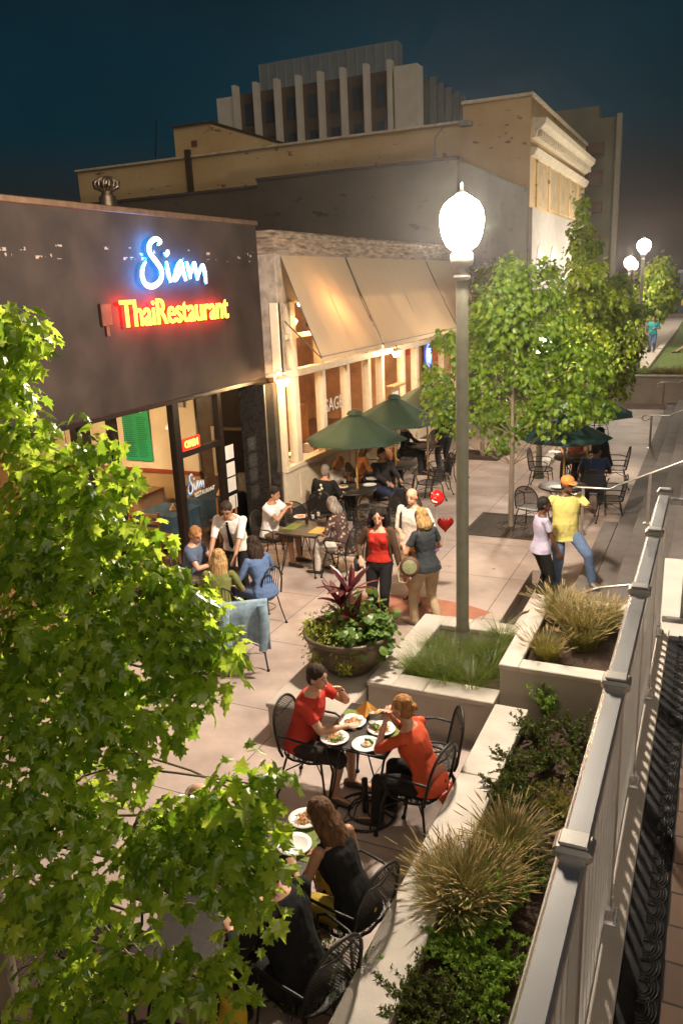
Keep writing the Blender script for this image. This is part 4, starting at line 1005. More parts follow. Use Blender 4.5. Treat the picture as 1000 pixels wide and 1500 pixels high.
# things on the tables
glassw = glassmat('drinking glass', (.93, .93, .92), .12)
def plate(x, y, z, r_, lab, grp='white plates on the terrace tables'):
    g = MB(); g.lathe([(.001, .004), (r_*.6, .004), (r_*.72, .012), (r_, .022), (r_, .026), (r_*.7, .017), (r_*.6, .010), (.001, .010)], n=30, cap=False)
    return thing('plate', g, white_c, lab, 'plate', grp, (x, y, z))
def food(x, y, z, r_, lab, kind='noodles'):
    e = empty('food_portion', (x, y, z), random.random()*6, lab, 'food', 'food on the plates')
    noo = mat('fried noodles', (.50, .26, .09), .5, 0, .4, 40); gre = mat('green vegetables', (.06, .22, .02), .5, 0, .4, 30); red = mat('sauce and carrot', (.55, .16, .03), .4, 0, .3, 40); ric = mat('rice', (.62, .52, .36), .7, 0, .2, 60, .8, 200)
    if kind != 'rice':
        g = MB()
        for i in range(46):
            a = random.random()*6.3; q = random.random()*r_*.8; cx, cy2 = q*math.cos(a), q*math.sin(a); h = .012+.02*(1-q/r_)
            P = [(cx, cy2, .012)]; an = random.random()*6.3
            for k in range(5): an += random.uniform(-1.2, 1.2); P.append((P[-1][0]+.012*math.cos(an), P[-1][1]+.012*math.sin(an), max(.01, h*random.uniform(.4, 1.2))))
            g.tube(P, .0035, 4)
        g.build('noodles', noo, e)
    g = MB(); g.ell((0, 0, .012), (r_*.6, r_*.5, .018), 12, 6); g.build('rice' if kind == 'rice' else 'filling', ric if kind == 'rice' else noo, e)
    if kind != 'plain':
        g = MB()
        for i in range(9): a = random.uniform(0, 2); g.ell((r_*.6*math.cos(a), r_*.6*math.sin(a), .02+.01*random.random()), (.016, .012, .013), 7, 5)
        g.build('greens', gre, e)
    g = MB()
    for i in range(10): a = random.random()*6.3; q = random.random()*r_*.6; g.ell((q*math.cos(a), q*math.sin(a), .03), (.008, .006, .005), 6, 4)
    g.build('pieces', red, e)
    return e
def tumbler(x, y, z, lab, h=.11, fill=None):
    e = empty('drinking_glass', (x, y, z), 0, lab, 'glass', 'drinking glasses on the terrace tables')
    MB().lathe([(.028, 0), (.033, h)], n=16, cap=False).build('glass_wall', glassw, e)
    MB().lathe([(.026, .006), (.031, h*.62)], n=14).build('drink', mat('drink %s' % (fill or 'water'), {'cola': (.05, .02, .01), 'tea': (.4, .16, .04), None: (.5, .48, .42)}[fill], .1), e)
    return e
def bottle(x, y, z, lab, h=.16):
    e = empty('sauce_bottle', (x, y, z), 0, lab, 'bottle'); MB().lathe([(.025, 0), (.026, h*.6), (.012, h*.78), (.011, h)], n=14).build('bottle_body', mat('dark bottle', (.03, .015, .01), .15), e); MB().lathe([(.013, h), (.013, h+.02)], n=10).build('cap', mat('cap', (.4, .1, .05), .4), e); return e
def placemat(x, y, z, w, d, lab, m=None, rz=0):
    o = thing('placemat', MB().box(-w, w, -d, d, 0, .003, .001), m or mat('green placemat', (.16, .20, .035), .8, 0, .15, 40, .3, 200), lab, 'placemat', 'green placemats', (x, y, z)); o.rotation_euler[2] = rz; return o
def cutlery(x, y, z, rz, lab):
    g = MB(); g.tube([(0, -.09, .004), (0, .03, .006)], [.004, .003], 6, flat=(1, .5)); g.ell((0, .055, .006), (.014, .024, .003), 10, 5)
    o = thing('spoon', g, mat('cutlery', (.6, .58, .55), .2, 1), lab, 'spoon', 'spoons beside the plates', (x, y, z)); o.rotation_euler[2] = rz; return o

TZ = .721
# front table: couple in red
square_table(-2.56, 5.78, .31, .37, 'black square table with four plates between the couple in red')
umbrella_base(-2.50, 5.55, 'round scrolled iron ring base under the table of the couple in red')
for x, y, w_, d_, rz in ((-2.76, 5.86, .10, .16, 0), (-2.32, 5.86, .09, .15, 0)): placemat(x, y, TZ, w_, d_, 'green placemat on the %s side of the table of the couple in red' % ('left' if x < -2.5 else 'right'))
for x, y, lab, k in ((-2.745, 5.50, 'plate with broccoli and chicken nearest the man in red', 'noodles'), (-2.45, 5.50, 'plate with rice, broccoli and a spoon at the near edge of the couple\'s table', 'rice'), (-2.71, 5.80, 'plate of pasta behind the first, beside the red shirted man\'s arm', 'plain'), (-2.42, 5.78, 'plate of salad in front of the woman in red', 'noodles')):
    plate(x, y, TZ+.003, .125, 'white '+lab); food(x, y, TZ+.008, .085, 'food on the '+lab.replace(' in front of', ' before').replace(' at the near edge of the couple\'s table', ' near the couple').replace(' nearest the man in red', ' by the man in red'), k)
def gp(x, y, z):
    q = CF*F_+CR*(x-500)-CU2*(y-750); t = (z-4.5)/q.z; return (q.x*t, q.y*t)
x, y = gp(515, 1012+20, .75); 
for i, (px, py) in enumerate(((533, 1040), (556, 1042))):
    g = MB(); vs = []; n = 9
    vs.append((0, 0, .15))
    for k in range(n): a = 2*PI*k/n; rr = (.11 if k % 2 else .07); vs.append((rr*math.cos(a), rr*math.sin(a), .0+.03*(k % 3)))
    if i == 0: 
        g.add(vs, [[0, 1+k, 1+(k+1) % n] for k in range(n)]); X, Y = gp(538, 1043, .76); thing('cloth_napkin', g, mat('mustard napkin', (.72, .34, .06), .85, 0, .15, 10), 'crumpled mustard yellow napkin at the back of the couple\'s table', 'napkin', None, (X, Y, TZ))
for px, py, f, lab in ((545, 1048, None, 'tumbler of water beside the mustard napkin'), (563, 1048, 'cola', 'tumbler with a dark drink right of the water glass'), (545, 1062, None, 'clear stemmed glass between the plates of the couple')):
    X, Y = gp(px, py, .76); tumbler(X, Y, TZ, lab, .11, f)
X, Y = gp(476, 1088, .74); cutlery(X, Y, TZ+.004, R(60), 'silver spoon left of the nearest plate on the couple\'s table'); X, Y = gp(550, 1085, .75); cutlery(X, Y, TZ+.03, R(-70), 'silver spoon lying on the rice plate')
chair(-3.08, 5.72, R(-90), 'iron chair under the man in the red shirt'); chair(-2.02, 5.52, R(80), 'iron chair under the woman in the orange red top'); chair(-2.05, 5.95, R(115), 'empty iron chair between the woman in orange red and the planter wall')
# nearest table, half hidden by leaves
square_table(-2.58, 4.02, .33, .36, 'black table with green placemats half hidden under the maple branches'); square_table(-2.60, 3.26, .33, .36, 'second black table pushed up to it nearer the camera')
for px, py in ((432, 1238), (445, 1208), (330, 1250), (360, 1330)):
    X, Y = gp(px, py, .74); placemat(X, Y, TZ, .15, .11, 'green placemat under %s' % {432: 'the empty white plate', 445: 'the noodle plate near the long haired woman', 330: 'the yellow food plate in the leaves', 360: 'the leaves nearest the camera'}[px])
X, Y = gp(431, 1238, .74); plate(X, Y, TZ+.004, .125, 'nearly empty white plate with a fork near the long haired woman'); cutlery(X-.04, Y, TZ+.02, R(30), 'spoon resting on the nearly empty plate')
X, Y = gp(446, 1200, .74); plate(X, Y, TZ+.004, .12, 'white plate of noodles just left of the long haired woman\'s head'); food(X, Y, TZ+.01, .085, 'orange noodles beside the long haired woman', 'plain')
X, Y = gp(328, 1245, .74); plate(X, Y, TZ+.004, .12, 'white plate of yellow salad glimpsed between the leaves'); food(X, Y, TZ+.01, .09, 'yellow salad glimpsed between the leaves')
for i, (px, py) in enumerate(((318, 1272), (352, 1400))): X, Y = gp(px, py, .74); tumbler(X, Y, TZ, ['water glass half hidden by leaves on the near table', 'water glass in the lower leaves on the near table'][i])
chair(-1.98, 4.05, R(75), 'iron chair with rounded back under the long haired woman'); chair(-1.98, 3.42, R(70), 'iron chair under the person in black at the near table'); chair(-3.2, 3.85, R(-95), 'iron chair behind the bald person in the leaves'); chair(-3.15, 3.1, R(-80), 'iron chair in the leaves at the left of the near tables'); chair(-2.55, 2.62, 0, 'iron chair at the near end of the near tables, mesh seat showing')
# table by the glass front with the waiter
round_table(-6.05, 8.75, .40, 'round table of the party served by the waiter')
chair(-6.65, 8.95, R(-70), 'chair under the man in the blue shirt', 'w'); chair(-5.45, 8.95, R(65), 'black wire back chair under the dark haired woman in blue', 'w'); chair(-5.55, 8.15, R(25), 'wire back chair under the blonde woman', 'w'); chair(-5.05, 7.75, R(35), 'iron chair with a denim jacket hung over its back')
X, Y = gp(318, 838, .76); plate(X, Y, TZ, .12, 'orange lit plate the waiter reaches for'); food(X, Y, TZ+.006, .08, 'orange food on the plate by the waiter\'s hand', 'plain')
tumbler(-6.15, 8.95, TZ, 'dark drink before the man in blue', .12, 'cola')
# white shirt man's table
square_table(-5.88, 11.12, .36, .40, 'black square table between the white T-shirt man and the patterned shirt')
placemat(-6.12, 11.12, TZ, .11, .17, 'green placemat before the man in the white T-shirt'); placemat(-5.62, 11.05, TZ, .11, .17, 'yellow placemat before the person in the patterned shirt', mat('orange napkin mat', (.6, .33, .09), .8, 0, .1, 20))
X, Y = gp(440, 756, .75); plate(X, Y, TZ+.004, .12, 'small plate before the man in the white T-shirt'); food(X, Y, TZ+.01, .07, 'food before the man in the white T-shirt', 'plain')
bottle(*gp(449, 764, .76), TZ, 'dark sauce bottle in the middle of the white T-shirt man\'s table')
for i, (px, py) in enumerate(((458, 756), (466, 752), (468, 762))): tumbler(*gp(px, py, .77), TZ, ['left clear tumbler beside the sauce bottle', 'rear clear tumbler beside the sauce bottle', 'right clear tumbler before the patterned shirt'][i])
chair(-6.62, 11.25, R(-88), 'iron chair under the man in the white T-shirt'); chair(-5.22, 11.05, R(85), 'iron chair under the person in the patterned shirt')
chair(-5.0, 11.85, R(120), 'empty iron chair right behind the patterned shirt'); chair(-4.75, 12.6, R(150), 'empty iron chair turned toward the camera near the red top woman'); chair(-5.35, 12.45, R(20), 'empty iron chair in front of the round umbrella table'); chair(-6.6, 12.25, R(10), 'iron chair behind the white T-shirt man\'s table')
# umbrella tables along the windows
G1 = 'small things on the umbrella tables'
round_table(-6.2, 13.75, .46, 'round table under the nearest green umbrella'); umbrella(-6.12, 13.80, 1.0, 1.68, 2.2, 'nearest green umbrella in front of the wide windows', ubm, .25)
round_table(-6.15, 16.0, .46, 'round table under the middle green umbrella'); umbrella(-6.1, 15.85, 1.02, 1.68, 2.22, 'second green umbrella overlapping the nearest', ubm, .1)
round_table(-6.3, 18.3, .46, 'round table with a pink cloth behind the standing waiter'); umbrella(-6.0, 17.7, 1.0, 1.75, 2.28, 'third green umbrella at the back by the tree leaves', ubm, .3)
for px, py, lab in ((500, 713, 'white plate with food under the nearest umbrella'), (541, 710, 'front empty white plate under the nearest umbrella'), (545, 701, 'rear empty white plate under the nearest umbrella')):
    X, Y = gp(px, py, .74); plate(X, Y, TZ+.002, .14, lab)
food(*gp(502, 711, .75), TZ+.01, .08, 'food on the plate under the nearest umbrella')
bottle(*gp(534, 700, .8), TZ, 'tall pale bottle with a lime under the nearest umbrella', .2)
for px, py, lab in ((521, 702, 'tumbler left of the tall pale bottle'), (514, 700, 'amber drink under the nearest umbrella'), (505, 703, 'clear glass before the woman in white')): tumbler(*gp(px, py, .78), TZ, lab, .13, 'tea' if px == 514 else None)
for px, py, lab in ((561, 671, 'front white plate under the second umbrella'), (562, 665, 'rear white plate under the second umbrella'), (600, 640, 'left plate on the farthest terrace table'), (618, 645, 'right plate on the farthest terrace table')): X, Y = gp(px, py, .74); plate(X, Y, TZ+.002, .14, lab)
for px, py, lab in ((568, 662, 'tumbler beside the second umbrella pole'), (559, 660, 'dark glass on the second umbrella table'), (610, 637, 'amber glass on the farthest terrace table')): tumbler(*gp(px, py, .78), TZ, lab, .13)
for x, y, rz, lab in ((-6.45, 13.05, R(5), 'iron chair under the person in the black flowered top'), (-6.85, 14.15, R(-80), 'iron chair under the woman in white'), (-5.35, 13.4, R(70), 'empty iron chair on the right of the nearest umbrella table'), (-5.45, 14.35, R(110), 'iron chair pulled back right of the nearest umbrella table'), (-6.7, 15.35, R(-40), 'iron chair under the person in orange'), (-5.3, 15.7, R(80), 'empty iron chair right of the second umbrella table'), (-5.35, 16.5, R(120), 'farther empty iron chair right of the second umbrella table'), (-6.9, 16.3, R(-80), 'iron chair by the window at the second umbrella table'), (-5.45, 17.9, R(70), 'iron chair before the farthest terrace table'), (-6.3, 19.1, R(180), 'iron chair behind the farthest terrace table'), (-7.0, 18.2, R(-90), 'iron chair against the wall at the farthest terrace table')):
    chair(x, y, rz, lab)
# tables on the right near the steps
round_table(-2.42, 15.0, .45, 'round table with two white plates by the man in yellow'); umbrella(-2.42, 15.05, .86, 1.62, 2.02, 'dark teal umbrella beside the steps', ubt, .2)
for px, py, lab in ((817, 713, 'left white plate on the round table by the man in yellow'), (835, 708, 'right white plate on the round table by the man in yellow')): X, Y = gp(px, py, .74); plate(X, Y, TZ+.002, .14, lab)
round_table(-2.6, 17.6, .45, 'round table behind the seated person in blue'); umbrella(-2.35, 17.6, .95, 1.66, 2.1, 'rear dark teal umbrella partly behind the tree', ubt, .5)
for px, py, lab in ((812, 662, 'plate with food on the table behind the person in blue'), (838, 658, 'second plate on the table behind the person in blue')): X, Y = gp(px, py, .74); plate(X, Y, TZ+.002, .14, lab)
for x, y, rz, lab in ((-2.85, 14.35, R(-15), 'empty iron chair behind the man in yellow'), (-1.98, 15.95, R(5), 'iron chair under the person in dark blue'), (-1.6, 15.35, R(100), 'empty iron chair with splayed legs near the handrail'), (-3.3, 17.5, R(-90), 'iron chair left of the rear teal umbrella table'), (-2.7, 18.5, R(180), 'iron chair at the back of the rear teal umbrella table'), (-1.8, 18.0, R(100), 'iron chair right of the rear teal umbrella table')):
    chair(x, y, rz, lab)
for x, y, lab in ((-3.2, 20.4, 'pale metal chair frame at the far kerb'), (-2.9, 23.5, 'far empty iron chair near the white kerb')): chair(x, y, R(40), lab)
# denim jacket over a chair back
g = MB(); n = 12; vs = []
cx_, cy2, a0 = -5.05, 7.75, R(35)
def jl(u, v):
    x = (u-.5)*.52; zz = .93-abs(v)*.52; yy = -.30+(-.05 if v < 0 else .03)*min(1, abs(v)*6)+.012*math.sin(u*22)*abs(v)*2-.03*v
    if u < .22 or u > .78: zz -= abs(v)*.10
    return (x, yy-.01, zz)
rows = [-1, -.8, -.6, -.4, -.2, -.06, 0, .06, .2, .4]
for v_ in rows:
    for i in range(n+1): vs.append(jl(i/n, v_))
g.add(vs, [[r_*(n+1)+i, (r_+1)*(n+1)+i, (r_+1)*(n+1)+i+1, r_*(n+1)+i+1] for r_ in range(len(rows)-1) for i in range(n)], True)
denim = mat('pale denim', (.24, .34, .42), .85, 0, .25, 14, .5, 120)
jk = empty('denim_jacket', (cx_, cy2, 0), a0, 'pale blue denim jacket draped over an empty chair back', 'jacket')
jk.scale = (1.12, 1.12, 1.06)
o = g.build('jacket_body', denim, jk); sd = o.modifiers.new('s', 'SOLIDIFY'); sd.thickness = .012
for sx in (-1, 1):
    g = MB(); g.tube([(sx*.19, -.37, .88), (sx*.21, -.40, .72), (sx*.20, -.40, .52), (sx*.17, -.41, .34)], [.05, .055, .05, .045], 9, flat=(1, .55)); g.build('sleeve', denim, jk)
# balloons
bl = empty('balloon', (0, 0, 0), 0, 'round red balloon with small white print above the blonde woman', 'balloon', None)
X = far(640, 730, 0)
def at(px, py, Y):
    q = CF*F_+CR*(px-500)-CU2*(py-750); return V((0, 0, 4.5))+q*(Y/q.y)
p = at(640, 729, 10.3); bl.location = p
redb = mat('red balloon', (.60, .01, .01), .22, 0, .05, 3, coat=.3); 
MB().ell((0, 0, 0), (.098, .098, .11), 20, 14).ell((0, 0, -.115), (.015, .015, .012), 8, 5).build('envelope', redb, bl)
g = MB(); g.ell((-.035, -.088, -.02), (.018, .006, .016)); g.ell((-.01, -.094, -.035), (.026, .006, .013)); g.ell((.02, -.092, -.04), (.012, .006, .012))
for i in range(16): a = random.random()*2*PI; q = random.random()*.07; g.ell((q*math.cos(a), -math.sqrt(max(0, .098**2-q*q*1.1))-.001, q*math.sin(a)*.9+.025), (.0035, .002, .0035), 5, 4)
g.build('print', mat('cream print', (.7, .68, .5), .6), bl)
MB().tube([(0, 0, -.12), (-.02, .03, -.3), (-.06, .02, -.5), (-.12, -.02, -.75)], .002, 4).build('string', white_p, bl)
p = at(652, 768, 10.5); bl2 = empty('balloon', p, R(25), 'dark red heart shaped foil balloon behind the man\'s shoulder', 'balloon')
g = MB(); vs = [(0, -.05, .02), (0, .05, .02)]; n = 28
for i in range(n):
    t = 2*PI*i/n; vs.append((.0105*16*math.sin(t)**3*.95, 0, .011*(13*math.cos(t)-5*math.cos(2*t)-2*math.cos(3*t)-math.cos(4*t))))
g.add(vs, [[0, 2+i, 2+(i+1) % n] for i in range(n)]+[[1, 2+(i+1) % n, 2+i] for i in range(n)], True); o = g.build('envelope', mat('dark red foil', (.25, .012, .008), .25, .4, .1), bl2)
ss = o.modifiers.new('s', 'SUBSURF'); ss.levels = ss.render_levels = 2
MB().tube([(0, 0, -.18), (-.05, 0, -.45), (-.1, 0, -.7)], .002, 4).build('string', white_p, bl2)
# ------------------------------------------------------------------ leaves
MAPLE = [(0, 0), (.26, -.08), (.24, .10), (.56, .26), (.33, .38), (.40, .62), (.18, .58), (0, 1.)]
MAPLE = [(x, y) for x, y in MAPLE]+[(-x, y) for x, y in reversed(MAPLE[1:-1])]
def leafv(c, d, nrm, s, poly=MAPLE, droop=.25):
    """one leaf: c stem point, d tip direction, nrm face normal"""
    d = d.normalized(); w = d.cross(nrm)
    if w.length < 1e-4: w = d.cross(V((.3, .5, .8)))
    w.normalize(); n = w.cross(d)
    vs = [c+d*(.34*s)+n*(.05*s)]
    for x, y in poly: vs.append(c+w*(x*s)+d*(y*s)-n*(droop*s*(abs(x)+.5*max(0, y-.4))))
    k = len(poly)
    return vs, [[0, 1+i, 1+(i+1) % k] for i in range(k)]
def rnd3():
    while True:
        p = V((random.uniform(-1, 1), random.uniform(-1, 1), random.uniform(-1, 1)))
        if .01 < p.length < 1: return p
DIAM = [(0, 0), (.22, .35), (.16, .7), (0, 1), (-.16, .7), (-.22, .35)]
TRI = [(0, 0), (.42, .05), (.38, .5), (0, 1), (-.38, .5), (-.42, .05)]
def foliage(mb, blobs, n, size, poly=MAPLE, droop=.25, hang=.75, shell=.55):
    """leaves spread through blobs (centre, radius) with sub-clumps; leaves hang outwards and down"""
    vol = [b[1][0]*b[1][1]*b[1][2] if isinstance(b[1], tuple) else b[1]**3 for b in blobs]
    ar = [v**(2/3) for v in vol]; tot = sum(ar)
    for (c, r_), a in zip(blobs, ar):
        c = V(c); rr = r_ if isinstance(r_, tuple) else (r_, r_, r_*.75)
        k = int(n*a/tot); twigs = max(2, k//9)
        for _ in range(twigs):
            u = rnd3().normalized(); q = random.random()**.4*(1-shell)+shell*random.uniform(.6, 1.08)
            t = c+V((u.x*rr[0], u.y*rr[1], u.z*rr[2]))*q
            out = (u+V((0, 0, -.1))).normalized()
            for j in range(9):
                off = rnd3()*size*1.5; p = t+off
                d = (out*.55+rnd3()*.55+V((0, 0, -hang))).normalized()
                nn = (out*.5+V((0, 0, .9))+rnd3()*.55).normalized()
                vs, fs = leafv(p, d, nn, size*random.uniform(.5, 1.2), poly, droop*random.uniform(.4, 1.9))
                mb.add(vs, fs, False)
def limb(mb, p, q, r0, r1, bend=.08, k=5, n=7):
    p, q = V(p), V(q); L_ = (q-p).length; pts = []; o1 = rnd3()*bend*L_
    for i in range(k+1): t = i/k; pts.append(p.lerp(q, t)+o1*math.sin(PI*t)+rnd3()*bend*.15*L_*(1 if 0 < i < k else 0))
    mb.tube(pts, [r0+(r1-r0)*i/k for i in range(k+1)], n); return pts
barkm = mat('grey brown bark', (.20, .16, .115), .9, 0, .3, 12, .7, 40, stretch=(1, 1, .25))
def fix(mb): mb.norecalc = True; return mb

# the near maple: boughs placed in space round the trunk at (-3.9, 2.8)
maple = empty('maple_tree', (0, 0, 0), 0, 'big leafy maple in the foreground filling the left edge', 'tree')
lm = leafmat('maple leaf near', (.125, .255, .014), (.42, .56, .06), .6, .27, 1.)
def fp(px, py, d): return far(px, py, d)
B = []
def bl_(px, py, d, rpx, flat=.8): p = fp(px, py, d); r_ = max(10, rpx-(15 if (py < 1130 or px < 160 or px >= 380) else 7))*d/F_; B.append((p, (r_, r_, r_*flat)))
for a in [(20, 500, 4.2, 55), (48, 530, 4.1, 36), (5, 580, 4.3, 55), (15, 470, 4.3, 30), (38, 640, 4.2, 50), (120, 655, 4.0, 40), (165, 660, 3.9, 22), (70, 720, 4.0, 70), (140, 740, 3.9, 55), (170, 700, 3.9, 30), (205, 790, 3.9, 45), (40, 810, 4.0, 80), (130, 830, 3.9, 75), (215, 860, 3.8, 55), (262, 870, 3.8, 46), (300, 905, 3.8, 40), (322, 955, 3.75, 42), (60, 920, 3.9, 85), (160, 930, 3.8, 80), (250, 950, 3.75, 70), (325, 990, 3.7, 32), (280, 1020, 3.7, 42), (40, 1030, 3.9, 85), (140, 1040, 3.8, 75), (220, 1050, 3.7, 50), (255, 1065, 3.7, 26), (180, 1120, 3.7, 44), (60, 1140, 3.8, 85), (205, 1110, 3.65, 26), (30, 1230, 3.8, 65), (110, 1210, 3.7, 55), (150, 1165, 3.7, 36),
          (380, 1150, 3.5, 42), (345, 1165, 3.5, 42), (392, 1180, 3.5, 34), (300, 1200, 3.5, 40), (250, 1205, 3.5, 40), (205, 1225, 3.5, 36), (330, 1215, 3.5, 34),
          (380, 1270, 3.4, 44), (330, 1280, 3.4, 50), (388, 1310, 3.4, 32), (360, 1335, 3.4, 32), (270, 1265, 3.4, 45), (215, 1285, 3.45, 40), (300, 1310, 3.4, 34),
          (120, 1310, 3.5, 55), (60, 1320, 3.6, 60), (20, 1350, 3.6, 45), (150, 1360, 3.4, 36), (90, 1400, 3.4, 50), (80, 1450, 3.4, 36),
          (200, 1410, 3.3, 44), (260, 1425, 3.2, 46), (310, 1440, 3.2, 38), (335, 1460, 3.15, 26), (280, 1470, 3.15, 26), (130, 1480, 3.2, 55), (60, 1495, 3.2, 45), (180, 1498, 3.1, 28)]: bl_(*a)
g = fix(MB()); random.seed(11); foliage(g, B, 6900, .085)
g.build('crown', lm, maple)
g = MB(); random.seed(3)
TR = V((-3.93, 2.82, 0))
tp = limb(g, TR, TR+V((.10, .1, 5.2)), .11, .035, .02, 8, 10)
for i, b_ in enumerate(B):
    if i % 2 == 0:
        c = b_[0]; z = max(1.1, min(4.6, c.z-.55)); s = tp[min(8, int(z/5.2*8))]; limb(g, (s.x, s.y, z), c, .013, .004, .12, 6, 6)
g.build('trunk', barkm, maple)

# street trees
def street_tree(base, blobs, n, size, lab, m, tr=.06, poly=TRI, h0=1.5, lean=(0, 0), top=None, seed=1):
    random.seed(seed)
    e = empty('street_tree', base, 0, lab, 'tree', 'street trees along the plaza'); b0 = V(base)
    g = fix(MB()); foliage(g, [(V(c)-b0, r_) for c, r_ in blobs], n, size, poly); g.build('crown', m, e)
    g = MB(); tz = top or max(c[2] for c, r_ in blobs)
    tp = limb(g, (0, 0, 0), (lean[0], lean[1], tz-b0.z), tr, .012, .015, 8, 9)
    for c, r_ in blobs:
        c = V(c)-b0; z = max(h0, c.z-.7); k = min(8, max(0, int(z/(tz-b0.z)*8))); s = tp[k]; limb(g, (s.x, s.y, s.z), c, .012, .004, .12, 4, 5)
    g.build('trunk', barkm, e); return e
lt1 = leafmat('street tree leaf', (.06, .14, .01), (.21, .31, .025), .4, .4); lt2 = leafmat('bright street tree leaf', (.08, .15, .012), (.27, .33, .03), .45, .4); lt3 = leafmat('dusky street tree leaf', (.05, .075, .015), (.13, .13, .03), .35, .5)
random.seed(5)
bl1 = []
for px, py, rp_ in [(740, 640, 26), (700, 600, 45), (655, 590, 36), (640, 560, 28), (640, 610, 20), (760, 600, 50), (820, 600, 44), (860, 590, 30), (875, 560, 25), (720, 540, 55), (790, 540, 60), (850, 530, 38), (690, 500, 40), (740, 480, 52), (800, 470, 50), (650, 500, 20), (745, 430, 45), (785, 420, 40), (750, 395, 26), (620, 545, 14), (660, 630, 18), (880, 600, 16), (790, 505, 40), (770, 540, 30), (765, 485, 30)]:
    q = at(px, py, 14.5+random.uniform(-.9, .7)); bl1.append((tuple(q), rp_*15.5/F_))
street_tree((-3.27, 14.47, 0), bl1, 7600, .112, 'slim street tree with a full green crown beside the lamp pole', lt1, .055, MAPLE, 1.5, (0, 0), 4.6, 2)
bl2 = []
for px, py, rp_ in [(852, 288, 9), (856, 310, 14), (850, 335, 17), (864, 355, 18), (846, 365, 18), (852, 390, 22), (868, 400, 20), (845, 420, 26), (875, 430, 26), (850, 455, 32), (885, 465, 30), (900, 500, 32), (860, 495, 36), (915, 530, 22), (880, 530, 34), (925, 490, 20), (840, 540, 34), (815, 470, 24), (825, 510, 28), (905, 440, 16), (900, 560, 26), (935, 510, 14)]:
    q = at(px, py, 20+random.uniform(-.5, .5)); bl2.append((tuple(q), rp_*21/F_))
street_tree((-3.1, 20.5, 0), bl2, 6500, .12, 'tall columnar street tree with bright yellow green top', lt2, .07, TRI, 1.5, (-.1, 0), 6.2, 3)
bl3 = []
for px, py, rp_ in [(715, 400, 20), (700, 430, 28), (725, 450, 26), (690, 470, 24), (710, 490, 30), (740, 470, 22)]:
    q = at(px, py, 20.5+random.uniform(-.4, .4)); bl3.append((tuple(q), rp_*22/F_))
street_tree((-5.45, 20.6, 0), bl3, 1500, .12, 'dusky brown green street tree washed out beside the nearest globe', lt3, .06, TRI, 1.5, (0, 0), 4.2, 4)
bl4 = []
for px, py, rp_ in [(890, 450, 26), (905, 420, 22), (880, 480, 30), (915, 460, 24), (900, 500, 24), (790, 440, 26), (780, 480, 30), (800, 400, 20)]:
    q = at(px, py, 27+random.uniform(-.4, .4)); bl4.append((tuple(q), rp_*28/F_))
street_tree((-4.0, 27, 0), bl4, 2600, .15, 'dark green tree behind the bright columnar one', lt1, .08, TRI, 1.5, (0, 0), 4.5, 5)
bl5 = []
for px, py, rp_ in [(965, 400, 20), (950, 425, 22), (972, 430, 20), (960, 450, 22), (940, 450, 14), (980, 410, 12), (948, 400, 12), (968, 385, 10)]:
    q = at(px, py, 47+random.uniform(-.6, .6)); bl5.append((tuple(q), rp_*48/F_))
street_tree((-3.6, 47, .6), bl5, 1800, .22, 'round green tree behind the two distant lamps', lt2, .1, TRI, 1.2, (0, 0), 4.8, 6)
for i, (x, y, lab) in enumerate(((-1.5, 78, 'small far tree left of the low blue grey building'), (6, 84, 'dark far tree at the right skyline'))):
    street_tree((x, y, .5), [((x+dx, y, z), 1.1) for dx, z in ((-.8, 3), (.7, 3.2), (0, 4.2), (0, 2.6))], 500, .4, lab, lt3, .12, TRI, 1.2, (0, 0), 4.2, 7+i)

# ------------------------------------------------------------------ grasses and shrubs
def blades(mb, c, r0, n, h, spread, w=.006, heads=0, hm=None, arch_=.5):
    for i in range(n):
        a = random.random()*2*PI; q = r0*math.sqrt(random.random()); b = V((c[0]+q*math.cos(a), c[1]+q*math.sin(a), c[2]))
        a2 = a+random.uniform(-.6, .6); L_ = h*random.uniform(.55, 1.1); s = spread*random.uniform(.2, 1)*L_
        d = V((math.cos(a2), math.sin(a2), 0)); sd = V((-d.y, d.x, 0))*w; k = 4; vs = []
        for j in range(k+1):
            t = j/k; p = b+d*(s*t**1.6)+V((0, 0, L_*(t-arch_*spread*t*t*.55))); ww = (1-t)*.9+.1
            vs += [p-sd*ww, p+sd*ww]
        mb.cur = 0; mb.add(vs, [[2*j, 2*j+1, 2*j+3, 2*j+2] for j in range(k)], True)
        if heads and i % heads == 0:
            tip = V(vs[-1]); dr = (V(vs[-1])-V(vs[-3])).normalized(); hm.tube([tip-dr*.02, tip+dr*.02, tip+dr*.05, tip+dr*.085], [.0015, .0048, .0038, .0008], 5)
gold = leafmat('tan grass blade', (.07, .09, .014), (.30, .27, .07), .35, .6); olive = leafmat('olive grass blade', (.12, .14, .02), (.34, .29, .06), .35, .6); seedm = mat('grass seed head', (.38, .28, .12), .9, 0, .2, 40)
dgreen = leafmat('dark strap leaf', (.04, .08, .008), (.19, .24, .03), .3, .4)
def fountain(x, y, z, h, n, lab, m, r0=.12, spread=.9, heads=9, grp='feathery ornamental grasses'):
    e = empty('ornamental_grass', (x, y, z), 0, lab, 'ornamental grass', grp)
    g = fix(MB()); hm = fix(MB()); blades(g, (0, 0, 0), r0, n, h, spread, .0022, heads, hm); g.build('blades', m, e)
    if heads: hm.build('seed_heads', seedm, e)
random.seed(21)
PZ = .38
for px, py, h, n, lab, m in ((700, 1310, .38, 2900, 'big tan fountain grass spilling over the low planter wall', gold), (668, 1335, .38, 1900, 'tan fountain grass at the left front of the big clump', gold), (745, 1245, .36, 1400, 'tan grass right behind the big clump', gold), (655, 1295, .32, 1200, 'tan grass leaning over the wall coping', gold)):
    X, Y = gp(px, py, .42); fountain(X, Y, PZ, h, n, lab, m)
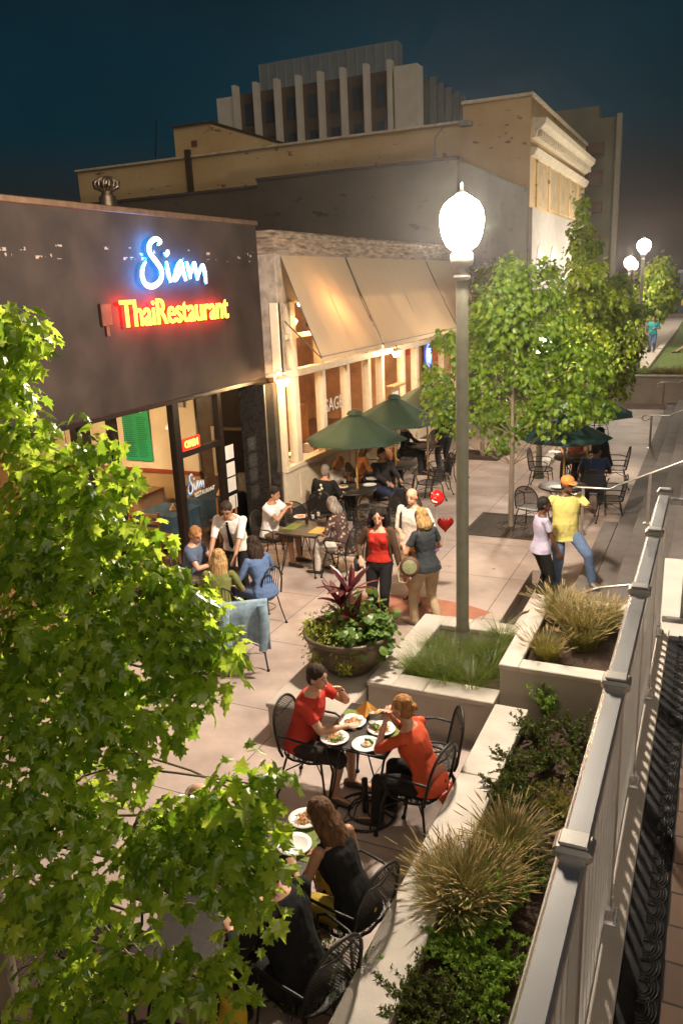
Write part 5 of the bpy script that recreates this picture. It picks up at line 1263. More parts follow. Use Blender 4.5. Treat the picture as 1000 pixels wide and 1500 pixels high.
for px, py, h, n, lab, m in ((845, 930, .44, 2400, 'widest tan grass of the higher planter behind the railing', gold), (880, 920, .40, 1500, 'tan grass of the higher planter nearest the railing', gold), (820, 905, .42, 1400, 'rear tan grass of the higher planter near the couple', gold), (800, 960, .32, 700, 'shorter olive grass at the front left of the higher planter', olive), (855, 945, .38, 1200, 'front middle tan grass of the higher planter', gold)):
    X, Y = gp(px, py, .8); fountain(X, Y, .77, h, n, lab, m, .12, .8)
for i, (px, py) in enumerate(((625, 985), (650, 1000), (690, 1008), (715, 985), (640, 950), (665, 965), (700, 960), (725, 960), (670, 985), (610, 985), (735, 935), (640, 975))):
    X, Y = gp(px, py, .46); fountain(X, Y, .42, .38, 330, ['dark strappy grass tuft at the left corner around the lamp base', 'dark grass tuft before the lamp base, left', 'dark grass tuft before the lamp base, middle', 'dark grass tuft at the right front of the lamp planter', 'dark grass tuft left behind the lamp pole', 'dark grass tuft touching the lamp pole on the left', 'dark grass tuft touching the lamp pole on the right', 'dark grass tuft at the right edge of the lamp planter', 'dark grass tuft right in front of the lamp pole', 'dark grass tuft spilling over the left coping of the lamp planter', 'dark grass tuft at the back right corner of the lamp planter', 'dark grass tuft left of the lamp base'][i], dgreen, .10, 1.3, 0, 'dark grass tufts round the lamp base')
def shrub(px, py, z, h, n, lab, m, w=.16, twigs=26, lsize=.014, cat='shrub', grp='low shrubs in the long planter'):
    X, Y = gp(px, py, z); e = empty('shrub', (X, Y, z), 0, lab, cat, grp)
    g = fix(MB()); st = MB()
    for i in range(twigs):
        a = random.random()*2*PI; q = w*random.random()**.6; L_ = h*random.uniform(.5, 1.1)
        top = V((q*math.cos(a)*1.7, q*math.sin(a)*1.7, L_)); p0 = V((q*.3*math.cos(a), q*.3*math.sin(a), 0)); mid = p0.lerp(top, .5)+V((0, 0, .05))
        st.tube([p0, mid, top], [.003, .0025, .001], 4)
        for k in range(n):
            t = .15+.85*random.random(); p = (p0.lerp(mid, t*2) if t < .5 else mid.lerp(top, t*2-1)); d = (rnd3()+V((0, 0, .6))).normalized()
            for s_ in range(2):
                vs, fs = leafv(p+rnd3()*.012, (d+rnd3()*.4), rnd3().normalized(), lsize*random.uniform(.7, 1.4)*1.7, DIAM, .1); g.add(vs, fs, False)
    g.build('leaves', m, e); st.build('stems', mat('brown stem', (.12, .07, .03), .8), e)
sh1 = leafmat('shrub leaf dark', (.03, .055, .008), (.13, .16, .03), .3, .5); sh2 = leafmat('shrub leaf fresh', (.08, .19, .02), (.28, .42, .06), .35, .45); sh3 = leafmat('shrub leaf olive', (.12, .13, .02), (.32, .28, .06), .3, .5)
random.seed(31)
for a in [(850, 1030, .30, 'dark shrub against the higher planter wall', sh1), (805, 1050, .34, 'tall leafy sprig shrub against the higher planter wall', sh2), (785, 1085, .26, 'dark low shrub near the planter corner', sh1), (840, 1090, .26, 'dark mounded shrub beside the railing, second from the far end', sh1), (800, 1130, .24, 'dark shrub in the middle of the far bed', sh1), (750, 1140, .20, 'low dark shrub along the wall coping, far part', sh1), (850, 1150, .24, 'dark shrub under the railing, third from the far end', sh1), (770, 1185, .22, 'sprawling dark shrub before the tan grass', sh1), (820, 1195, .24, 'olive flowering shrub beside the railing', sh3), (835, 1225, .26, 'olive speckled shrub beside the railing post', sh3), (745, 1175, .2, 'thin sprig leaning on the wall coping', sh1),
          (720, 1370, .2, 'feathery bright green shrub in front of the tan grass', sh2), (690, 1420, .16, 'feathery green shrub spreading toward the wall', sh2), (745, 1330, .28, 'tall feathery green shrub by the railing', sh2), (665, 1390, .14, 'small feathery green shrub at the wall edge', sh2), (730, 1430, .15, 'feathery green sprigs low beside the railing', sh2), (610, 1490, .20, 'rounded leafy shrub at the bottom of the bed', sh1), (650, 1495, .2, 'second rounded leafy shrub at the bottom of the bed', sh1), (700, 1480, .16, 'small green sprig at the bottom right of the bed', sh2), (770, 1290, .2, 'small sprig under the railing post', sh1)]:
    shrub(a[0], a[1], PZ, a[2]*.95, 30, a[3], a[4], .17 if a[2] < .3 else .15, 36)
for px, py, lab in ((470, 1478, 'thin leafy vine shrub growing beside the near chair'), (425, 1492, 'second thin leafy vine shrub at the bottom edge'), (500, 1500, 'third thin leafy shrub at the wall foot')):
    shrub(px, py, .05, .55, 14, lab, sh2, .18, 16, .02, 'shrub', 'thin vines at the near wall foot')
# plants on the far retaining wall
random.seed(41)
for i, (x, m, h) in enumerate(((-2.9, sh1, .4), (-2.3, sh2, .35), (-1.7, sh3, .45), (-1.1, olive, .5), (-.5, sh1, .4), (.1, olive, .5))):
    e = empty('ornamental_grass', (x, 31.3, .88), 0, ['green tuft at the left end of the far retaining wall', 'second tuft on the far retaining wall', 'olive tuft on the far retaining wall', 'reddish olive tuft on the far retaining wall', 'dark tuft on the far retaining wall near the frame edge', 'last tuft on the far retaining wall'][i], 'ornamental grass', 'tufts on the far retaining wall')
    g = fix(MB()); blades(g, (0, 0, 0), .3, 420, h, .8, .01); g.build('blades', m, e)
# flower pot
pot = empty('flower_pot', (-3.43, 7.35, .401), 0, 'big round bronze brown bowl pot on the low plinth', 'flower pot')
potm = mat('dark bronze glazed pot', (.10, .075, .045), .4, .2, .25, 6, .1, 30)
MB().lathe([(.20, 0), (.24, .02), (.36, .14), (.45, .30), (.475, .42), (.50, .44), (.505, .48), (.47, .485), (.445, .43), (.35, .38), (.001, .38)], n=44, cap=False).build('bowl', potm, pot)
MB().lathe([(.44, .385), (.001, .41)], n=24, cap=False).build('soil', mat('planting soil', (.045, .026, .016), .95), pot)
base = V((-3.43, 7.35, .80))
cord = empty('cordyline', base, 0, 'tall dark red cordyline with sword leaves in the big round pot', 'plant')
g = fix(MB()); random.seed(8)
for (bx, by, hh) in ((0, .05, .50), (-.14, .12, .30), (.04, -.03, .12)):
    for i in range(13):
        a = i*2.4; el = R(random.uniform(25, 82)) if hh > .1 else R(random.uniform(15, 60)); L_ = random.uniform(.30, .46); d = V((math.cos(a)*math.cos(el), math.sin(a)*math.cos(el), math.sin(el))); s = V((-math.sin(a), math.cos(a), 0)); vs = []
        for j in range(6):
            t = j/5; p = V((bx, by, hh))+d*(L_*t)+V((0, 0, -.13*t*t*math.cos(el))); ww = .042*math.sin(PI*min(1, t*.85+.12))**.8; vs += [p-s*ww, p+V((0, 0, -.01)), p+s*ww]
        g.add(vs, [[3*j+q, 3*j+q+1, 3*j+q+4, 3*j+q+3] for j in range(5) for q in (0, 1)], True)
g.build('leaves', leafmat('cordyline leaf', (.05, .008, .010), (.19, .035, .03), .3, .35), cord)
st = MB(); st.tube([(0, .05, 0), (0, .05, .54)], .014, 6); st.tube([(-.12, .12, 0), (-.14, .12, .34)], .012, 6); st.build('stem', barkm, cord)
random.seed(9)
big = leafmat('broad pot leaf', (.05, .12, .015), (.17, .27, .05), .35, .4); yel = leafmat('fine yellow green leaf', (.12, .17, .01), (.33, .36, .03), .35, .45)
ROUND = [(0, 0), (.3, .1), (.45, .4), (.35, .75), (0, 1), (-.35, .75), (-.45, .4), (-.3, .1)]
for k, (a0, r0, rr, nn, sz, m, poly, zz, lab) in enumerate(((200, .29, .26, 620, .05, yel, DIAM, .05, 'fine yellow green trailing plant at the left of the pot'), (260, .28, .20, 500, .045, yel, DIAM, 0, 'fine trailing plant over the front of the pot'), (330, .27, .2, 150, .10, big, ROUND, .05, 'broad leaved plant at the right front of the pot'), (60, .25, .22, 120, .11, big, ROUND, .13, 'broad leaved plant at the back of the pot'), (20, .30, .2, 130, .09, big, ROUND, .06, 'silvery broad leaved plant at the right of the pot'), (130, .28, .2, 300, .05, sh1, DIAM, .08, 'dark fine plant behind the cordyline'), (285, .05, .2, 130, .09, sh2, ROUND, .12, 'middle leafy plant around the cordyline stem'), (235, .42, .13, 350, .04, yel, DIAM, -.14, 'plant tumbling down the left side of the pot'), (290, .43, .12, 300, .04, yel, DIAM, -.18, 'plant tumbling down the front of the pot'), (0, .40, .12, 90, .08, big, ROUND, -.05, 'leaves hanging over the right rim of the pot'))):
    e = empty('potted_plant', base+V((r0*math.cos(R(a0)), r0*math.sin(R(a0)), zz)), 0, lab, 'plant', 'plants in the round pot')
    g = fix(MB()); foliage(g, [(V((0, 0, .06)), (rr, rr, rr*.75))], nn, sz, poly, .2, .35); g.build('leaves', m, e)
# ------------------------------------------------------------------ people
def ik(a, c, l1, l2, pole):
    a, c = V(a), V(c); d = c-a; L_ = d.length
    if L_ > (l1+l2)*.999: c = a+d*((l1+l2)*.999/L_); d = c-a; L_ = d.length
    if L_ < abs(l1-l2)+.01: L_ = abs(l1-l2)+.01
    x = (l1*l1-l2*l2+L_*L_)/(2*L_); h = math.sqrt(max(0, l1*l1-x*x)); u = d.normalized()
    p = V(pole)-u*V(pole).dot(u)
    if p.length < 1e-4: p = V((0, 0, 1)).cross(u)
    return a+u*x+p.normalized()*h, c
SKIN = {'fair': (.56, .31, .20), 'tan': (.40, .21, .12), 'brown': (.11, .048, .024), 'pale': (.62, .38, .26)}
def skinmat(k): 
    n = 'skin '+k
    if n in MATS: return MATS[n]
    m = mat(n, SKIN[k], .5, 0, .06, 12, .05, 120); b = m.node_tree.nodes['Principled BSDF']; b.inputs['Subsurface Weight'].default_value = .12; b.inputs['Subsurface Radius'].default_value = (.03, .012, .006); return m
def cloth(name, c, **k): return mat('cloth '+name, c, .85, 0, k.pop('var', .14), k.pop('scale', 7), k.pop('bump', .3), k.pop('bscale', 90), .25, **k)
HAIRC = {'black': (.012, .009, .007), 'darkbrown': (.03, .017, .010), 'brown': (.10, .05, .022), 'blonde': (.36, .22, .09), 'ginger': (.32, .15, .05), 'grey': (.22, .18, .15), 'red': (.22, .07, .03)}
def hairm(k): return mat('hair '+k, HAIRC[k], .65, 0, .55, 45, 1., 90, .25, stretch=(1, 1, .10))
def hand_shape(mb, wr, fore, palm_n, side, s, grip=.35, r=.0085):
    """palm with five fingers; fore = direction of the hand, palm_n = where the palm faces"""
    f = V(fore).normalized(); n = V(palm_n); n = (n-f*n.dot(f)).normalized(); w = f.cross(n)*side
    wr = V(wr)
    def P(a, b, c): return wr+f*(a*s)+w*(b*s)+n*(c*s)
    mb.loft([(P(-.005, 0, 0), w*.024*s, n*.019*s), (P(.03, 0, 0), w*.036*s, n*.017*s), (P(.07, 0, .002), w*.041*s, n*.014*s), (P(.088, 0, .002), w*.038*s, n*.011*s)], 10)
    for i, (b, l) in enumerate(((.031, .066), (.0105, .076), (-.0105, .071), (-.031, .055))):
        a0 = .082-.004*abs(i-1.3); g1, g2, g3 = grip*.6, grip*1.5, grip*2.3
        p0 = P(a0, b, .002); d = lambda g: f*math.cos(g)+n*math.sin(g)
        p1 = p0+d(g1)*l*.45*s+w*(b*.12*s); p2 = p1+d(g2)*l*.32*s; p3 = p2+d(g3)*l*.25*s
        mb.tube([p0-f*.012*s, p0, p1, p2, p3], [r*s*1.08, r*s*1.08, r*s, r*s*.92, r*s*.75], 8); mb.ell(p3, r*s*.78, 6, 5)
    t0 = P(.018, .026, .004); t1 = P(.045, .050, .014); t2 = P(.070, .060, .024)
    mb.tube([t0, t1, t2], [.0125*s, .0105*s, .008*s], 8); mb.ell(t2, .0082*s, 6, 5)
def person(label, x, y, rz, h=1.68, pose='stand', z=0, female=False, skin='fair', hair=('short', 'darkbrown'), top=('white', (.7, .66, .6)), sleeve='short', neckopen=0, bottom=('dark', (.03, .03, .035)), blen='long', shoes=(.03, .025, .02), lh=None, rh=None, lf=None, rf=None, lean=(0, 0), head=(0, 0), tw=0, vox=.0085, smile=False, extra=None, hem=-.10, belly=0, seat=.45, grp=None, grip=.35, skirt=False, face=True, topmat=None, botmat=None):
    """local frame: +Y is where the person faces, +X their right hand side"""
    s = h/1.70
    e = empty('person', (x, y, z), rz, label, 'person', grp)
    LS = V((s, s, s))
    def S(p): return V(p)*s
    sit = pose == 'sit'
    P = V((0, -.04, (seat+.09)/s)) if sit else V((0, 0, .915))
    lx, ly = lean    # side lean, forward lean (radians)
    Rl = Euler((-ly, lx, tw)).to_matrix()
    def T(px, py, pz): return P+Rl @ V((px, py, pz))
    def T0(px, py, pz):
        k = max(0, min(1, (pz+.02)/.2)); return (P+V((px, py, pz))).lerp(T(px, py, pz), k)
    shw = .165 if female else .19; hipw = .10
    NB = T(0, -.005, .535); SHL = T(-shw, -.01, .465); SHR = T(shw, -.01, .465)
    hy, hp = head
    Rh = Euler((-hp, 0, hy+tw)).to_matrix()
    HC = NB+Rl @ V((0, .012, .045))+Rh @ V((0, .022, .09))
    # torso sections (height, half width, half depth, y offset)
    if female: TS = [(-.13, .11, .09, 0), (-.06, .175, .118, -.01), (.02, .172, .115, -.008), (.12, .132, .092, 0), (.20, .125, .088, .002), (.30, .145, .108, .01), (.38, .155, .105, .004), (.45, .145, .082, 0), (.49, .10, .066, 0), (.525, .055, .054, 0)]
    else: TS = [(-.13, .11, .09, 0), (-.06, .168, .118, -.008), (.02, .165, .118, 0), (.12, .155, .112, .005), (.22, .158, .112, .005), (.32, .175, .118, .006), (.40, .185, .112, 0), (.46, .165, .09, -.004), (.50, .11, .072, -.004), (.535, .062, .060, 0)]
    def secs(t0, t1, infl, flare=0):
        out = []
        ts = [q for q in TS if t0 <= q[0] <= t1]
        for (t, w_, d_, yo) in ts:
            b_ = belly*max(0, 1-abs(t-.12)/.18)
            ax = (Rl @ V((1, 0, 0))) if t > .05 else V((1, 0, 0)); ay = (Rl @ V((0, 1, 0))) if t > .05 else V((0, 1, 0))
            f = infl+flare*max(0, (.1-t))
            out.append((S(T0(0, yo+b_*.5, t)), ax*(w_+f+b_*.3)*s, ay*(d_+f+b_)*s))
        return out
    # limb joints
    def arm(side, tgt):
        sh = SHL if side < 0 else SHR
        if tgt is None: tgt = V((side*.25, .06, P.z-.08)) if not sit else V((side*.16, .34, P.z+.16))
        tgt = V(tgt)
        pole = V((side*.75, -.7, -.6)) if not sit else V((side*.8, -.35, -.8))
        el, wr = ik(sh, tgt, .285, .255, pole); return sh, el, wr
    aL, aR = arm(-1, lh), arm(1, rh)
    def leg(side, tgt):
        hp_ = P+V((side*hipw, .0, -.035))
        if tgt is None: tgt = V((side*.10, .0, .085)) if not sit else V((side*.13, .42, .085))
        tgt = V(tgt); kn, an = ik(hp_, tgt, .43, .405, V((side*.12, 1, .15 if not sit else 1.4))); return hp_, kn, an
    lL, lR = leg(-1, lf), leg(1, rf)
    # ------- body: one continuous surface
    g = MB()
    g.loft(secs(-.2, .6, 0), 20)
    g.tube([S(T(0, -.006, .50)), S(NB), S(HC-Rh @ V((0, .015, .05)))], [.06*s, .054*s, .052*s], 12)
    hr = (.074*s, .092*s, .105*s)
    g.ell(S(HC+Rh @ V((0, -.008, .022))), (hr[0], hr[1], hr[2]*.88), 20, 14, Rh)
    g.ell(S(HC+Rh @ V((0, .022, -.045))), (.054*s, .062*s, .062*s), 16, 10, Rh)
    g.ell(S(HC+Rh @ V((0, .062, -.088))), (.022*s, .018*s, .016*s), 10, 8, Rh)
    g.tube([S(HC+Rh @ V((0, .083, .012))), S(HC+Rh @ V((0, .100, -.022))), S(HC+Rh @ V((0, .092, -.032)))], [.008*s, .0125*s, .012*s], 8)
    for sd in (-1, 1): g.ell(S(HC+Rh @ V((sd*.076, -.008, -.01))), (.011*s, .019*s, .030*s), 8, 8, Rh)
    ga = 1.0 if not female else .86
    for (sh, el, wr), sd in ((aL, -1), (aR, 1)):
        g.ell(S(sh+(V((0, 0, -.005)))), .056*s*ga, 12, 8)
        g.tube([S(sh), S(sh.lerp(el, .35)), S(el)], [.052*s*ga, .047*s*ga, .038*s*ga], 12); g.ell(S(el), .038*s*ga, 10, 8)
        g.tube([S(el), S(el.lerp(wr, .3)), S(wr)], [.038*s*ga, .038*s*ga, .025*s*ga], 12)
        fd = (wr-el).normalized(); pn = V((-sd*.8, .1, -.5)) if abs(fd.z) > .6 else V((-sd*.3, 0, -1))
        hand_shape(g, S(wr), fd, pn, -sd if abs(fd.z) > .6 else -sd, s, grip, max(.0085, vox*1.05)/s if vox > .008 else .0085)
    gl = 1.0 if not female else 1.0
    if not skirt or True:
        for (hp_, kn, an), sd in ((lL, -1), (lR, 1)):
            g.ell(S(hp_), .085*s*gl, 12, 8)
            g.tube([S(hp_), S(hp_.lerp(kn, .4)), S(kn)], [.088*s, .076*s, .053*s], 14); g.ell(S(kn), .054*s, 10, 8)
            g.tube([S(kn), S(kn.lerp(an, .3)), S(an)], [.052*s, .052*s, .034*s], 12)
            fd = V((sd*.12, 1, 0)).normalized(); g.tube([S(an+V((0, -.03, -.02))), S(an+fd*.10+V((0, 0, -.045))), S(an+fd*.17+V((0, 0, -.055)))], [.038*s, .034*s, .026*s], 10); g.ell(S(an+fd*.17+V((0, 0, -.055))), (.035*s, .035*s, .022*s), 10, 6)
    me = remesh(g, vox, 3); body = obj_from(me, 'body', skinmat(skin), e)
    # ------- clothes
    ho = max(hem, -.13)
    if top:
        g = MB(); TS0 = list(TS); hw = .176 if female else .172
        TS[:] = [(t, max(w_, hw) if t < -.01 else w_, max(d_, .122) if t < -.01 else d_, yo) for t, w_, d_, yo in TS]
        g.loft(secs(ho, .47 if neckopen else .51, .016, .12), 20); TS[:] = TS0
        if neckopen: 
            for sd in (-1, 1): g.tube([S(T(sd*.10, -.02, .44)), S(T(sd*.105, -.015, .49)), S(T(sd*.10, .03, .47))], [.035*s, .026*s, .03*s], 8)
        lenf = {'none': 0, 'short': .62, 'elbow': 1.0, 'long': 1.9, 'three': 1.5}[sleeve]
        for (sh, el, wr), sd in ((aL, -1), (aR, 1)):
            if lenf == 0: continue
            g.ell(S(sh+V((0, 0, -.008))), .063*s*ga, 12, 8)
            q = sh.lerp(el, min(1, lenf)); g.tube([S(sh), S(sh.lerp(q, .5)), S(q)], [.059*s*ga, .059*s*ga, (.058 if lenf < 1 else .050)*s*ga], 12)
            if lenf > 1:
                q = el.lerp(wr, lenf-1); g.ell(S(el), .052*s*ga, 10, 8); g.tube([S(el), S(q)], [.052*s*ga, .040*s*ga], 12)
        if female:
            for sd in (-1, 1): g.ell(S(T(sd*.068, .095, .335)), (.060*s, .048*s, .058*s), 12, 8, Rl)
        me = remesh(g, max(.009, vox), 2, .0085*s, 11/s)
        obj_from(me, 'shirt', topmat or cloth(top[0], top[1]), e)
    if female and not top: pass
    if bottom:
        g = MB()
        T1 = secs(-.2, .05, .018)
        g.loft(T1, 18)
        kl = {'long': 2, 'shorts': .9, 'knee': 1.15, 'capri': 1.6}[blen]
        for (hp_, kn, an), sd in ((lL, -1), (lR, 1)):
            g.ell(S(hp_+V((0, 0, .01))), .098*s, 12, 8)
            q = hp_.lerp(kn, min(1, kl)); g.tube([S(hp_), S(hp_.lerp(q, .5)), S(q)], [.102*s, .092*s, (.072 if kl > 1 else .085)*s], 14)
            if kl > 1:
                q = kn.lerp(an+V((0, 0, -.02)), kl-1); g.ell(S(kn), .070*s, 10, 8); g.tube([S(kn), S(kn.lerp(q, .5)), S(q)], [.070*s, .064*s, .062*s], 12)
        me = remesh(g, max(.010, vox), 2, .0085*s, 9/s)
        obj_from(me, 'trousers' if kl > 1.3 else 'shorts', botmat or cloth(bottom[0], bottom[1]), e)
    if shoes:
        for (hp_, kn, an), sd in ((lL, -1), (lR, 1)):
            fd = V((sd*.12, 1, 0)).normalized(); g = MB(); g.cur = 0
            g.loft([(S(an+V((0, -.07, -.045))), V((.030, 0, 0))*s, V((0, 0, .035))*s), (S(an+V((0, -.02, -.035))), V((.040, 0, 0))*s, V((0, 0, .047))*s), (S(an+fd*.06+V((0, 0, -.045))), V((.044, 0, 0))*s, V((0, 0, .038))*s), (S(an+fd*.14+V((0, 0, -.055))), V((.046, 0, 0))*s, V((0, 0, .028))*s), (S(an+fd*.20+V((0, 0, -.060))), V((.026, 0, 0))*s, V((0, 0, .018))*s)], 12)
            g.build('shoe', mat('shoe %.2f' % shoes[0], shoes, .5, 0, .1), e)
    # ------- hair
    st, hc = hair
    def H(a, b, c): return S(HC+Rh @ V((a, b, c)))
    if st != 'bald':
        g = MB()
        g.ell(H(0, -.022, .040), (.084*s, .098*s, .092*s), 18, 12, Rh)
        g.ell(H(0, -.045, -.01), (.078*s, .068*s, .085*s), 14, 10, Rh)
        if st in ('long', 'curly', 'bob'):
            dn = {'long': .30, 'curly': .17, 'bob': .10}[st]; wd = .095 if st != 'curly' else .125
            g.ell(H(0, -.026 if st != 'curly' else -.048, .045), ((.088 if st != 'curly' else .108)*s, (.098 if st != 'curly' else .110)*s, (.092 if st != 'curly' else .10)*s), 18, 12, Rh)
            for a in range(-5, 6):
                t = a/5; bx = wd*math.sin(t*1.55); by = -.03-.075*math.cos(t*1.55)
                p0 = H(bx*.8, by*.8, .03); p1 = H(bx*1.02, by-.005, -.07); p2 = H(bx, by-.02, -.07-dn*.5); p3 = H(bx*.8, by-.02, -.07-dn)
                g.tube([p0, p1, p2, p3], [.030*s, .032*s, .028*s, .012*s], 8)
                if st == 'curly': g.ell(p1+rnd3()*.015, .04*s, 8, 6); g.ell(p2+rnd3()*.02, .038*s, 8, 6); g.ell(p0+rnd3()*.01, .04*s, 8, 6)
        if st == 'bun': g.ell(H(0, -.125, .03), (.036*s, .036*s, .036*s), 10, 8); g.ell(H(0, -.09, .02), .04*s, 10, 8)
        if st == 'pony': g.tube([H(0, -.10, .05), H(0, -.15, .0), H(0, -.15, -.12)], [.03*s, .034*s, .01*s], 8)
        me = remesh(g, .008, 2, (.007 if st not in ('short',) else .0035)*s, 30/s)
        obj_from(me, 'hair', hairm(hc), e)
    else:
        g = MB(); g.tube([H(.080*math.cos(R(a)), -.012+.092*math.sin(R(a)), .012) for a in range(175, 366, 19)], [.012*s]+[.021*s]*9+[.012*s], 8, flat=(.7, 1.5), ref=(0, 0, 1)); obj_from(remesh(g, .008, 2, .002, 26), 'hair', hairm(hc), e)
    if face:
        eye = mat('dark eye', (.015, .01, .008), .2); brow = hairm(hc if hc != 'blonde' else 'brown'); lip = mat('lips', (.42, .10, .07) if skin != 'brown' else (.16, .05, .04), .5)
        for sd in (-1, 1):
            MB().ell(H(sd*.031, .0785, .012), (.010*s, .0055*s, .0045*s), 8, 6, Rh).build('eye', eye, e)
            MB().tube([H(sd*.014, .085, .030), H(sd*.032, .083, .036), H(sd*.048, .071, .030)], [.0027*s]*3, 5).build('eyebrow', brow, e)
        g = MB(); g.tube([H(-.024, .078, -.055+(.004 if smile else 0)), H(0, .090, -.060), H(.024, .078, -.055+(.004 if smile else 0))], [.004*s, .008*s, .004*s], 6, flat=(1, .8)); mo = g.build('mouth', lip, e)
        if smile: MB().ell(H(0, .0905, -.058), (.015*s, .006*s, .0048*s), 8, 5, Rh).build('teeth', white_c, mo)
    J = dict(HC=HC, Rh=Rh, s=s, T=T, S=S, H=H, aL=aL, aR=aR, lL=lL, lR=lR, Rl=Rl, P=P, e=e)
    return J
def glasses(J):
    H = J['H']; g = MB(); s = J['s']
    for sd in (-1, 1):
        g.tube([H(sd*.033+.02*math.cos(a*PI/6), .094, .008+.015*math.sin(a*PI/6)) for a in range(12)], .0022*s, 5, True); g.tube([H(sd*.052, .092, .012), H(sd*.078, .0, .01)], .002*s, 5)
    o = g.build('eyeglasses', mat('dark eye', (.015, .01, .008), .2), J['e']); return o
def strap(J, pts, r_, m, name='bag_strap', flat=(1, .35)):
    g = MB(); g.tube([J['S'](p) for p in pts], r_, 6, flat=flat); return g.build(name, m, J['e'])
def held(name, mb, m, lab, cat, J, parts=()):
    """an object carried by a person: top-level, at world position"""
    mb.xf(M4.Translation(J['e'].location) @ M4.Rotation(J['e'].rotation_euler[2], 4, 'Z'))
    return thing(name, mb, m, lab, cat)

random.seed(77)
# --- 1 woman in the red top, walking toward the camera
J = person('smiling woman in a red scoop top, dark cardigan and black trousers walking toward us', -3.95, 9.55, R(190), 1.62, 'stand', female=True, skin='fair', hair=('curly', 'black'), top=('red knit', (.42, .025, .015)), sleeve='none', neckopen=1, bottom=('black', (.014, .013, .013)), shoes=(.02, .02, .02), rh=(-.11+.34, .18, 1.02), lh=(-.33, .08, .78), lf=(-.07, .10, .085), rf=(.08, -.08, .09), head=(.1, .05), vox=.0075, smile=True, hem=-.02)
card = cloth('brown cardigan', (.075, .04, .022))
g = MB(); s_ = J['s']
for (sh, el, wr) in (J['aL'], J['aR']):
    g.ell(J['S'](sh), .064*s_, 12, 8); g.tube([J['S'](sh), J['S'](el)], [.064*s_, .050*s_], 12); g.ell(J['S'](el), .050*s_); q = el.lerp(wr, .9); g.tube([J['S'](el), J['S'](q)], [.050*s_, .036*s_], 12)
g.loft([(J['S'](J['T'](0, -.085, t)), V((1, 0, 0))*w_*s_, V((0, 1, 0))*.045*s_) for t, w_ in ((-.02, .175), (.10, .15), (.3, .165), (.44, .15), (.49, .10))], 16)
for sd in (-1, 1): g.tube([J['S'](J['T'](sd*.10, -.0, .49)), J['S'](J['T'](sd*.13, .07, .40)), J['S'](J['T'](sd*.165, .03, .2)), J['S'](J['T'](sd*.185, .02, .0))], [.03*s_, .035*s_, .03*s_, .03*s_], 8, flat=(1, .6))
obj_from(remesh(g, .011, 3, .005, 9), 'cardigan', card, J['e'])
g = MB(); S_ = J['S']; g.loft([(S_((.30, -.02, 1.02-.0)), V((.03, 0, 0)), V((0, .10, 0))), (S_((.31, 0, .95)), V((.055, 0, 0)), V((0, .15, 0))), (S_((.31, 0, .80)), V((.05, 0, 0)), V((0, .15, 0)))], 14)
bg_ = held('handbag', g, mat('dark blue bag', (.03, .035, .05), .5), 'dark handbag under the arm of the woman in the red top', 'handbag', J)
# --- 2 the man in the white shirt carrying a child
J = person('smiling balding man in an open necked white shirt and tan shorts carrying a child', -3.72, 10.30, R(172), 1.74, 'stand', skin='fair', hair=('bald', 'darkbrown'), top=('white shirt', (.66, .58, .50)), sleeve='elbow', bottom=('tan shorts', (.30, .20, .11)), blen='shorts', shoes=(.04, .03, .025), lh=(-.20, .24, 1.12), rh=(.05, .26, 1.10), lf=(-.11, .12, .085), rf=(.12, -.14, .12), head=(.05, .12), vox=.0075, smile=True, hem=-.12)
for sd in (-1, 1): strap(J, [J['T'](sd*.12, -.12, .38), J['T'](sd*.125, -.02, .515), J['T'](sd*.135, .10, .42), J['T'](sd*.14, .13, .2)], .022, cloth('dark strap', (.03, .02, .018)))
col_ = MB(); 
for sd in (-1, 1): col_.prism([(0, 0), (.055, .02), (.03, -.045)], 'y', -.004, .004)
g = MB()
for sd in (-1, 1): g.add([J['S'](J['T'](sd*.01, .085, .47)), J['S'](J['T'](sd*.07, .06, .515)), J['S'](J['T'](sd*.075, .09, .45))], [[0, 1, 2]])
g.build('collar', cloth('white shirt', (.66, .58, .50)), J['e'])
# child
J = person('small child in a white sun hat held between the balding man and the blonde', -3.38, 10.02, R(150), .92, 'sit', z=.50, skin='fair', hair=('short', 'brown'), top=('purple child shirt', (.16, .10, .38)), sleeve='short', bottom=('child red shorts', (.4, .05, .05)), blen='shorts', shoes=(.06, .05, .05), lf=(-.16, .36, .28), rf=(.16, .34, .26), lh=(-.12, .30, .78), rh=(.12, .3, .8), vox=.0075, seat=.38)
g = MB(); g.ell((J['HC']+V((0, -.01, .045)))*J['s'], (.105*J['s'], .115*J['s'], .085*J['s']), 16, 10); g.ell((J['HC']+V((0, .12, .03)))*J['s'], (.08*J['s'], .07*J['s'], .012*J['s']), 12, 6)
obj_from(remesh(g, .007, 2), 'sun_hat', cloth('white hat', (.66, .6, .55)), J['e'])
p = at(605, 800, 9.95); g = MB(); g.lathe([(.050, 0), (.072, .15), (.075, .155), (.070, .155)], (0, 0, 0), 22, cap=False); g.add([(.05*math.cos(a), .05*math.sin(a), .002) for a in [k*PI/8 for k in range(16)]], [list(range(16))])
bk = thing('toy_bucket', g, mat('orange bucket', (.75, .30, .04), .4), 'small orange bucket held in front of the child', 'bucket'); bk.location = p-V((0, 0, .07))
